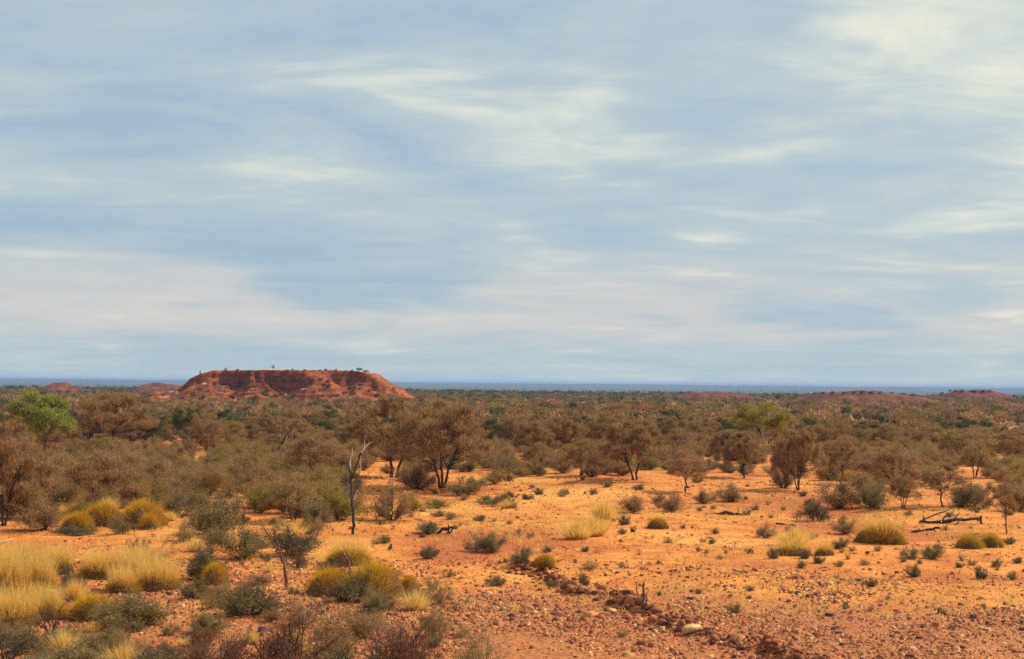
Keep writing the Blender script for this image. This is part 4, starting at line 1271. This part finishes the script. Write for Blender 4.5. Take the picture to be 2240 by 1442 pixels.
# ------------------------------------------------------------------ stones
def icos():
    t = (1 + 5 ** 0.5) / 2
    V = np.array([(-1, t, 0), (1, t, 0), (-1, -t, 0), (1, -t, 0), (0, -1, t), (0, 1, t), (0, -1, -t), (0, 1, -t), (t, 0, -1), (t, 0, 1), (-t, 0, -1), (-t, 0, 1)], dtype=float)
    V /= np.linalg.norm(V[0])
    T = np.array([(0, 11, 5), (0, 5, 1), (0, 1, 7), (0, 7, 10), (0, 10, 11), (1, 5, 9), (5, 11, 4), (11, 10, 2), (10, 7, 6), (7, 1, 8),
                  (3, 9, 4), (3, 4, 2), (3, 2, 6), (3, 6, 8), (3, 8, 9), (4, 9, 5), (2, 4, 11), (6, 2, 10), (8, 6, 7), (9, 8, 1)])
    return V, T


IV, IT = icos()
ROCKM = rock_mat('ironstone', (0.060, 0.020, 0.015), (0.26, 0.064, 0.028))


def rock_mesh(seed, sub=0, mat=None, flat=0.65, jag=0.35):
    rng = np.random.default_rng(seed)
    V, T = IV.copy(), IT.copy()
    for _ in range(sub):
        nv, nt_, mid = list(V), [], {}

        def mp(a, b):
            k = (min(a, b), max(a, b))
            if k not in mid:
                q = (nv[a] + nv[b]) / 2
                nv.append(q / np.linalg.norm(q))
                mid[k] = len(nv) - 1
            return mid[k]
        for a, b, c in T:
            x, y, z = mp(a, b), mp(b, c), mp(c, a)
            nt_ += [(a, x, z), (b, y, x), (c, z, y), (x, y, z)]
        V, T = np.array(nv), np.array(nt_)
    f = np.array([1 + 0.30 * mnoise.noise(Vector(tuple(v * 1.3 + seed * 3.7))) + 0.12 * mnoise.noise(Vector(tuple(v * 3.1 + seed))) for v in V])
    V = V * f[:, None] * rng.uniform(0.7, 1.2, 3) * np.array((1, 1, flat)) * (1 + rng.uniform(-0.16, 0.16, V.shape) * jag)
    V[:, 2] = np.maximum(V[:, 2], -0.3)
    return np_mesh('rock', V * 0.5, T, mat=mat)


ROCKS = [rock_mesh(300 + i, 0, ROCKM, 0.6, 1.4) for i in range(12)]
rr_ = random.Random(3)
rx = [(1140, 1246), (1170, 1254), (1200, 1268), (1225, 1282), (1255, 1292), (1280, 1296), (1305, 1300), (1340, 1312), (1360, 1318), (1375, 1328),
      (1400, 1342), (1430, 1336), (1450, 1346), (1465, 1356), (1440, 1368), (1480, 1368), (1500, 1388), (1540, 1394), (1570, 1400), (1600, 1412), (1640, 1420), (1665, 1432), (1690, 1440)]
nrock = 0
for i, (px, py) in enumerate(rx):
    for j in range(13):
        qx, qy = px + rr_.gauss(0, 26), py + rr_.gauss(0, 9)
        p, s = at(qx, qy)
        size = rr_.choice((7, 8, 9, 10, 12, 15, 19)) * s * (0.75 + 0.6 * rr_.random())
        o = link('rock', ROCKS[nrock % 12])
        o.location = (p.x, p.y, p.z + size * 0.08)
        o.scale = (size * rr_.uniform(0.9, 1.4), size, size * rr_.uniform(0.8, 1.3))
        o.rotation_euler = (rr_.uniform(-.4, .4), rr_.uniform(-.4, .4), rr_.uniform(0, 6.28))
        tag(o, 'loose dark red rock heaped in the rubble line across the foreground', 'rock', 'rocks of the rubble line')
        nrock += 1
PALE = rock_mat('pale_stone', (0.55, 0.32, 0.09), (0.80, 0.54, 0.20))
p, s = at(1512, 1384)
o = link('boulder', rock_mesh(351, 2, PALE, 0.8, 0.22))
o.location = (p.x, p.y, p.z + 0.10)
o.scale = (46 * s, 30 * s, 34 * s)
o.rotation_euler = (0.05, -0.22, 0.15)
tag(o, 'pale yellow boulder, the largest stone, lying in the rubble line', 'rock')
p, s = at(1478, 1377)
o = link('rock', rock_mesh(352, 1, PALE))
o.location = (p.x, p.y, p.z + 0.03)
o.scale = (20 * s, 16 * s, 14 * s)
tag(o, 'small tan stone touching the left end of the pale boulder', 'rock')
p, s = at(1464, 1338)
o = link('rock', rock_mesh(353, 1, rock_mat('orange_stone', (0.5, 0.17, 0.06), (0.66, 0.28, 0.10)), 1.0))
o.location = (p.x, p.y, p.z + 0.12)
o.scale = (10 * s, 9 * s, 26 * s)
o.rotation_euler = (0.1, -0.25, 0)
tag(o, 'upright narrow orange stone in the rubble line behind the pale boulder', 'rock')

# gravel: tens of thousands of stones, uncountable
rng = np.random.default_rng(5)
pos, siz, colr = [], [], []
pal = np.array([(0.34, 0.095, 0.038), (0.45, 0.150, 0.052), (0.56, 0.215, 0.070), (0.24, 0.070, 0.040), (0.17, 0.066, 0.048), (0.66, 0.32, 0.11), (0.72, 0.44, 0.20), (0.42, 0.16, 0.08)])
pw = np.array([.22, .22, .17, .14, .08, .09, .04, .04])
tries = 0
while len(pos) < 66000 and tries < 400000:
    tries += 1
    if rng.random() < 0.72:
        d = math.sqrt(rng.uniform(31 ** 2, 56 ** 2))
    else:
        d = math.sqrt(rng.uniform(45 ** 2, 105 ** 2))
    a = rng.uniform(-0.40, 0.40)
    x, y = d * math.sin(a), d * math.cos(a)
    pn = 0.5 + 0.5 * fbm(x, y, 5.0, 3, 7.7)
    w = (1 - smooth(41, 50, y + 9 * fbm(x, y, 9, 2, 2.2))) * 0.95 * smooth(0.32, 0.62, pn) + 0.14 + 0.25 * smooth(0.5, 0.8, pn) + 3.5 * ridge_h(x, y)
    if x < -3:
        w += 0.22 * (1 - smooth(50, 66, y))
    if rng.random() > w:
        continue
    pos.append((x, y, ground_h(x, y)))
    siz.append(min(0.20, 0.013 + rng.exponential(0.017)) * (1 + 0.016 * max(0, d - 36)))
    rg = smooth(0.05, 0.2, ridge_h(x, y))
    siz[-1] *= 1 + 0.7 * rg
    colr.append(pal[rng.choice(8, p=pw)] * rng.uniform(0.8, 1.2) * (1 - rg * 0.35) * np.array((1.0, 1 - 0.2 * rg, 1 - 0.3 * rg)))
pos, siz, colr = np.array(pos), np.array(siz), np.array(colr)
n_ = len(pos)
SV = np.array([(1, 0, 0), (-1, 0, 0), (0, 1, 0), (0, -1, 0), (0.1, 0.05, 1), (0, 0, -1)], dtype=float)
ST = np.array([(0, 2, 4), (2, 1, 4), (1, 3, 4), (3, 0, 4), (2, 0, 5), (1, 2, 5), (3, 1, 5), (0, 3, 5)])
CV = np.array([(-1, -1, -1), (1, -1, -1), (1, 1, -1), (-1, 1, -1), (-.75, -.8, 1), (.8, -.7, 1), (.7, .8, 1), (-.8, .7, 1)], dtype=float) * 0.72
CT = np.array([(0, 1, 5), (0, 5, 4), (1, 2, 6), (1, 6, 5), (2, 3, 7), (2, 7, 6), (3, 0, 4), (3, 4, 7), (4, 5, 6), (4, 6, 7)])
ca, sa = np.cos(rng.uniform(0, 6.28, n_)), np.sin(rng.uniform(0, 6.28, n_))
Vs = CV[None] * (1 + rng.uniform(-0.35, 0.35, (n_, 8, 3)))
Vs = Vs * (siz[:, None, None] * np.stack([rng.uniform(0.7, 1.3, n_), rng.uniform(0.6, 1.1, n_), rng.uniform(0.4, 0.85, n_)], 1)[:, None, :])
X = Vs[:, :, 0] * ca[:, None] - Vs[:, :, 1] * sa[:, None]
Y = Vs[:, :, 0] * sa[:, None] + Vs[:, :, 1] * ca[:, None]
Vs = np.stack([X, Y, Vs[:, :, 2] + siz[:, None] * 0.12], 2) + pos[:, None, :]
Ts = CT[None] + (np.arange(n_) * 8)[:, None, None]
gravel = link('gravel', np_mesh('gravel', Vs.reshape(-1, 3), Ts.reshape(-1, 3), np.repeat(colr, 8, 0), rock_mat('gravel_stone', None, None, True)))
tag(gravel, 'red and orange gravel stones strewn over the foreground', 'gravel', kind='stuff')

# sparse dry grass seedlings over the clearing: uncountable
g = Geo()
C, D = [], []
tries = 0
while len(C) < 42000 and tries < 300000:
    tries += 1
    d = math.sqrt(rng.uniform(44 ** 2, 125 ** 2))
    a = rng.uniform(-0.40, 0.40)
    x, y = d * math.sin(a), d * math.cos(a)
    if fbm(x, y, 9, 3, 4.4) < 0.12:
        continue
    for _ in range(10):
        C.append((x + rng.normal() * .10, y + rng.normal() * .10, ground_h(x, y) - 0.01))
        D.append((rng.normal() * .5, rng.normal() * .5, 1))
g.leaves(rng, np.array(C), np.array(D), rng.uniform(0.10, 0.32, len(C)), rng.uniform(0.014, 0.03, len(C)))
dry = link('dry_grass', g.mesh('dry_grass', M['straw']))
tag(dry, 'sparse straw-coloured dry grass over the clearing', 'grass', kind='stuff')

g = Geo()
C, D = [], []
while len(C) < 30000:
    d = math.sqrt(rng.uniform(33 ** 2, 115 ** 2))
    a = rng.uniform(-0.40, 0.40)
    x, y = d * math.sin(a), d * math.cos(a)
    if fbm(x, y, 6, 3, 14.4) < rng.uniform(-0.25, 0.35):
        continue
    z = ground_h(x, y)
    for _ in range(7):
        C.append((x + rng.normal() * .14, y + rng.normal() * .14, z))
        D.append((rng.normal(), rng.normal(), abs(rng.normal()) * 0.6))
g.leaves(rng, np.array(C), np.array(D), rng.uniform(0.08, 0.28, len(C)), rng.uniform(0.012, 0.03, len(C)))
tag(link('plant_litter', g.mesh('plant_litter', M['red'])), 'dead twigs and leaf litter strewn over the open ground', 'litter', kind='stuff')

# ------------------------------------------------------------------ the scrub belt, plant by plant
rs = random.Random(21)


def free(x, y, r_):
    for bx, by, br in BUSY:
        if (bx - x) ** 2 + (by - y) ** 2 < (r_ + br * 0.8) ** 2:
            return False
    return True


LAND = [(95, 940, 'the bright green tree'), (242, 930, 'the forked mulga at left'), (20, 1040, 'the left-edge mulga'), (402, 935, 'the black-stemmed dark tree'),
        (452, 960, 'the thin twiggy sapling'), (610, 975, 'the leaning dead trunk'), (690, 985, 'the low wide mulga'), (640, 915, 'the neat round dome under the mesa'),
        (735, 930, 'the pale green treelet'), (772, 1080, 'the dead tree'), (860, 960, 'the mulga left of the largest'), (967, 970, 'the largest mulga'),
        (1165, 965, 'the V-stemmed mulga'), (1232, 960, 'the second mulga from the largest'), (1388, 980, 'the wide clearing-edge mulga'),
        (1500, 1030, 'the small reddish mulga'), (1588, 980, 'the flat-topped mulga'), (1672, 940, 'the yellow-green tree'), (1746, 1000, 'the two-trunked mulga'),
        (1843, 1005, 'the single-stemmed round mulga'), (1975, 1075, 'the stick-like sapling'), (2036, 955, 'the round dome at right'), (2118, 970, 'the widest right dome'),
        (2075, 915, 'the dark round far mulga'), (2200, 1090, 'the leaning right mulga'), (1920, 930, 'the red hill'), (1400, 905, 'the scrub behind the wide mulga'),
        (1100, 900, 'the plain beside the mesa'), (520, 900, 'the mesa foot'), (160, 1020, 'the olive shrub at left'), (330, 1080, 'the spinifex mounds'), (560, 1080, 'the yellow-green shrub')]


def place_label(text, px, py, h):
    lx, ly, ln_ = min(LAND, key=lambda q: (q[0] - px) ** 2 + 3 * (q[1] - py) ** 2)
    dx, dy_ = px - lx, py - ly
    rel = ('left of' if dx < -18 else 'right of' if dx > 18 else 'in line with')
    dep = 'in front and ' if dy_ > 45 else ('far behind and ' if dy_ < -25 else '')
    if dep and rel == 'in line with':
        rel, dep = ('in front of' if dy_ > 45 else 'far behind'), ''
    size = 'small' if h < 1.3 else ('tall' if h > 3.4 else 'medium')
    return size + ' ' + text + ' ' + dep + rel + ' ' + ln_


TXT = {'mulga': 'spreading brown mulga', 'mulga_dome': 'round-crowned mulga', 'dark_tree': 'dark green bushy tree',
       'sage_tree': 'grey-green tree', 'olive_shrub': 'olive-brown shrub', 'sage_shrub': 'grey-green shrub',
       'brown_shrub': 'twiggy brown shrub', 'ygreen_shrub': 'yellowish shrub', 'sapling': 'slim young mulga', 'bluebush': 'dark grey bush', 'straw_shrub': 'straw-coloured bush', 'grass_tuft': 'straw grass tuft'}
LIM = {'straw_shrub': 60, 'grass_tuft': 60, 'mulga': 118, 'mulga_dome': 172, 'dark_tree': 70, 'sage_tree': 110, 'olive_shrub': 295, 'sage_shrub': 270, 'brown_shrub': 280, 'ygreen_shrub': 110, 'sapling': 50, 'bluebush': 160}
placed = tries = 0
while placed < 1740 and tries < 90000:
    tries += 1
    d = math.sqrt(rs.uniform(66 ** 2, 196 ** 2))
    a = rs.uniform(-0.40, 0.40)
    x, y = d * math.sin(a), d * math.cos(a)
    z = ground_h(x, y)
    px, py = pixel((x, y, z))
    if px < -60 or px > 2300:
        continue
    edge = 1150 if px < 780 else (1045 if px < 1150 else (1045 if px < 1800 else 1075))
    if py > edge + 12 * math.sin(px * 0.03) + 8 * math.sin(px * 0.071):
        continue
    near = py > 990
    if near and px > 1120 and rs.random() < 0.4:
        continue
    q = rs.random()
    if py > 985:
        kind = ('olive_shrub' if q < .40 else 'sage_shrub' if q < .58 else 'brown_shrub' if q < .84 else 'ygreen_shrub' if q < .90 else
                'bluebush' if q < .95 else 'mulga_dome')
        if px < 800 and rs.random() < 0.16:
            kind = rs.choice(('straw_shrub', 'grass_tuft', 'bluebush'))
        sc = rs.uniform(0.45, 0.95)
    else:
        kind = ('mulga' if q < .16 else 'mulga_dome' if q < .48 else 'olive_shrub' if q < .60 else 'sage_shrub' if q < .72 else
                'brown_shrub' if q < .84 else 'dark_tree' if q < .90 else 'sage_tree' if q < .94 else 'ygreen_shrub' if q < .97 else 'sapling')
        sc = rs.uniform(0.5, 0.85) * ((0.85 if d < 165 else 0.62) if kind == 'mulga' else 0.8 if kind == 'mulga_dome' else 1.0)
    if COUNT.get(kind, 0) >= LIM[kind]:
        continue
    H, Wd, _ = PROTO[kind][turn.get(kind, 0) % len(PROTO[kind])]
    h, w = H * sc * rs.uniform(0.8, 1.05), Wd * sc * rs.uniform(0.95, 1.2)
    if not free(x, y, w * (0.13 if px < 800 and py > 940 else 0.19)):
        continue
    BUSY.append((x, y, w * 0.30))
    lab = place_label(TXT[kind], px, py - h * 0.5 * FPX / d, h)
    plant(kind, (x, y, z), h, w, lab, 'scrub: ' + lab)
    placed += 1

# messy undergrowth of the left foreground
k = tries = 0
while k < 95 and tries < 4000:
    tries += 1
    px, py = (rs.uniform(380, 1010), rs.uniform(1130, 1455)) if rs.random() < 0.75 else (rs.uniform(-10, 480), rs.uniform(1375, 1470))
    if px > 860 and py < 1300:
        continue
    p, s = at(px, py)
    kind = rs.choice(('straw_shrub', 'bluebush', 'bare_shrub', 'grass_tuft', 'russet_shrub', 'straw_shrub', 'twig_shrub', 'sage_shrub', 'brown_shrub'))
    w = rs.uniform(0.45, 1.15)
    if not free(p.x, p.y, w * 0.25):
        continue
    BUSY.append((p.x, p.y, w * 0.25))
    TX = {'straw_shrub': 'straw-coloured bush', 'bluebush': 'dark grey bush', 'bare_shrub': 'leafless black bush', 'grass_tuft': 'dry grass tuft',
          'russet_shrub': 'russet bush', 'twig_shrub': 'bare seedling', 'sage_shrub': 'grey-green bush', 'brown_shrub': 'twiggy brown bush'}[kind]
    FL = [(300, 1240, 'the left yellow spinifex'), (480, 1265, 'the small spinifex mound'), (545, 1300, 'the dark open bluebush'), (626, 1250, 'the forked dead sapling'),
          (770, 1270, 'the double hummock'), (760, 1210, 'the golden seeding spinifex'), (640, 1400, 'the purple-brown shrub'), (880, 1400, 'the russet shrub'),
          (290, 1340, 'the broad grey-green shrub'), (112, 1350, 'the burnt black shrub'), (960, 1380, 'the straw-coloured edge shrub'), (900, 1160, 'the charred root')]
    lx, ly, ln_ = min(FL, key=lambda q: (q[0] - px) ** 2 + 2 * (q[1] - py) ** 2)
    rel = ('in front and ' if py > ly + 25 else 'behind and ' if py < ly - 25 else '') + ('left of ' if px < lx else 'right of ')
    plant(kind, p, w * rs.uniform(0.5, 0.8), w, ('little ' if w < 0.8 else 'knee-high ') + TX + ' ' + rel + ln_, 'undergrowth of the left foreground')
    k += 1

# more low plants over the open sand
k = 0
while k < 130:
    px, py = rs.uniform(850, 2260), 1050 + 290 * rs.random() ** 1.4
    p, s = at(px, py)
    if not free(p.x, p.y, 0.35) or fbm(p.x, p.y, 8, 2, 9.1) < -0.12:
        continue
    w = rs.uniform(10, 24)
    BUSY.append((p.x, p.y, 0.3))
    plant('saltbush' if rs.random() < 0.8 else 'twig_shrub', p, w * 0.6 * s, w * s, clear_label('scrubby plant', px, py, w), 'scattered low plants on the clearing')
    k += 1

# bushes on the mesa and hills
rm = random.Random(9)


def on_hill(kind, px, py, dist, hf, h, w, label, group=None):
    """first point of the hill's surface met by the pixel's ray near that distance"""
    v = ray(px, py)
    best = None
    y = dist - 40
    while y < dist + 40:
        t = y / v.y
        q = EYE + v * t
        if q.z <= hf(q.x, y):
            best = (q.x, y, hf(q.x, y))
            break
        y += 0.4
    if best is None:
        q = EYE + v * (dist / v.y)
        best = (q.x, dist, hf(q.x, dist))
    return plant(kind, best, h, w, label, group, sink=0.15)


on_hill('dark_tree', 786, 815, MESA_D, mesa_h, 1.4, 2.0, 'dark green round tree on the right end of the mesa top')
on_hill('dark_tree', 800, 817, MESA_D, mesa_h, 1.0, 2.0, 'low bush beside the dark round tree on the mesa top')
on_hill('sapling', 598, 813, MESA_D, mesa_h, 1.9, 1.0, 'lone tiny tree sticking up from the middle of the mesa top')
on_hill('sapling', 493, 816, MESA_D, mesa_h, 1.7, 1.3, 'tiny wind-bent tree on the left end of the mesa top')
on_hill('sapling', 437, 834, MESA_D, mesa_h, 2.6, 0.7, 'thin upright tree on the left shoulder of the mesa')
for px, py in [(520, 812), (546, 812), (566, 812), (640, 812), (668, 812), (700, 812), (712, 812), (735, 812), (757, 813), (770, 813), (628, 812)]:
    on_hill('olive_shrub', px, py, MESA_D, mesa_h, rm.uniform(0.5, 0.9), rm.uniform(0.8, 1.8), 'tiny bush along the flat rim of the mesa', 'bushes along the mesa rim')
for _ in range(120):
    px, py = rm.uniform(400, 880), rm.uniform(818, 884)
    if py < 822 + abs(px - 620) * 0.11:
        continue
    on_hill(rm.choice(('bluebush', 'brown_shrub', 'bluebush', 'sage_shrub')), px, py, MESA_D, mesa_h, rm.uniform(0.7, 1.4), rm.uniform(1.2, 2.8),
            'small grey bush growing on the red slope of the mesa', 'bushes on the mesa slope')
for px in (1800, 1822, 1886, 1905, 1925, 1950, 1845, 1975, 1868, 1782):
    on_hill('dark_tree', px, 862, 520, hr_h, rm.uniform(0.7, 1.2), rm.uniform(1.2, 2.4), 'dark bush on the crest of the long red hill at right', 'bushes on the right red hill')
for px in (2060, 2078, 2105, 2125, 2132, 2150, 2165, 2090):
    on_hill('dark_tree', px, 858, 760, hp_h, rm.uniform(0.9, 1.7), rm.uniform(1.8, 3.4), 'dark bush on the rounded purple hill at far right', 'bushes on the far right hill')

# ------------------------------------------------------------------ distant scrub reading as one mass
rng = np.random.default_rng(77)
pal = np.array([(0.310, 0.180, 0.088), (0.390, 0.240, 0.118), (0.235, 0.182, 0.084), (0.098, 0.108, 0.054), (0.260, 0.180, 0.078), (0.33, 0.265, 0.085)])


def mass(name, label, n_b, d0, d1, leaves, size, weights, lfac):
    Vl, Cl = [], []
    cnt = 0
    while cnt < n_b:
        d = math.sqrt(rng.uniform(d0 ** 2, d1 ** 2)) if d1 < 1200 else d0 * (d1 / d0) ** rng.uniform(0, 1)
        a = rng.uniform(-0.42, 0.42)
        x, y = d * math.sin(a), d * math.cos(a)
        inside = False
        for b in (mesa_b, hr_b, hp_b):
            if b[0] + 6 < x < b[1] - 6 and b[2] + 4 < y < b[3]:
                inside = True
        if inside or fbm(x, y, 60, 3, 6.6) < -0.35:
            continue
        z = ground_h(x, y)
        h = rng.uniform(size[0], size[1])
        if mesa_b[0] - 5 < x * MESA_D / y < mesa_b[1] and 250 < y < MESA_D:
            h *= 0.95
        w = h * rng.uniform(0.9, 1.6)
        k = leaves
        # several lobes make one crown
        P = rng.normal(size=(k, 3))
        P /= np.linalg.norm(P, axis=1, keepdims=True) + 1e-9
        P *= rng.uniform(0.5, 1, (k, 1)) ** 0.5
        lob = rng.integers(0, 4, k)
        lc = rng.uniform(-0.32, 0.32, (4, 3))
        P = P * rng.uniform(0.55, 0.80, 4)[lob][:, None] + lc[lob]
        C = P * np.array((w / 2, w / 2, h * 0.42)) + np.array((x, y, z + h * 0.55))
        D = P + np.array((0, 0, 0.5)) + rng.normal(size=(k, 3)) * 0.5
        D /= np.linalg.norm(D, axis=1, keepdims=True) + 1e-9
        S = np.cross(D, rng.normal(size=(k, 3)))
        S /= np.linalg.norm(S, axis=1, keepdims=True) + 1e-9
        L = lfac * h * rng.uniform(0.6, 1.3, (k, 1))
        V = np.stack([C - S * L * 0.3, C + S * L * 0.3, C + D * L], 1).reshape(-1, 3)
        Vl.append(V)
        c = pal[rng.choice(6, p=weights)] * rng.uniform(0.75, 1.2)
        Cl.append(np.repeat(c[None], len(V), 0))
        cnt += 1
    V = np.concatenate(Vl)
    T = np.arange(len(V)).reshape(-1, 3)
    o = link(name, np_mesh(name, V, T, np.concatenate(Cl), M['scrub']))
    return tag(o, label, 'scrub', kind='stuff')


mass('middle_scrub', 'brown and olive scrub thicket filling the middle distance', 2900, 186, 430, 180, (1.1, 2.9), [.34, .20, .16, .10, .14, .06], 0.17)
mass('distant_scrub', 'grey-green scrub thicket beyond the middle distance', 3900, 420, 950, 90, (1.3, 3.0), [.17, .10, .26, .28, .14, .05], 0.21)
mass('far_scrub', 'dark green scrub covering the far plain below the horizon', 4600, 900, 4200, 46, (2.0, 4.2), [.02, .02, .30, .60, .05, .01], 0.30)

# ------------------------------------------------------------------ haze over the plain
hb = 14600.0
zb, zt = -20.0, 17.0
hv = [(x, y, z) for z in (zb, zt) for x, y in ((-hb, -hb), (hb, -hb), (hb, hb), (-hb, hb))]
hf = [(3, 2, 1, 0), (4, 5, 6, 7), (0, 1, 5, 4), (1, 2, 6, 5), (2, 3, 7, 6), (3, 0, 4, 7)]
hm, hn, hl = new_mat('haze_air')
pv = N(hn, 'ShaderNodeVolumePrincipled')
pv.inputs['Color'].default_value = (0.36, 0.58, 1.0, 1)
pv.inputs['Density'].default_value = 0.000105
pv.inputs['Anisotropy'].default_value = 0.0
ho = N(hn, 'ShaderNodeOutputMaterial')
hl.new(pv.outputs[0], ho.inputs['Volume'])
haze = link('haze', np_mesh('haze', hv, hf, mat=hm))
tag(haze, 'thin blue haze over the far plain', kind='stuff')
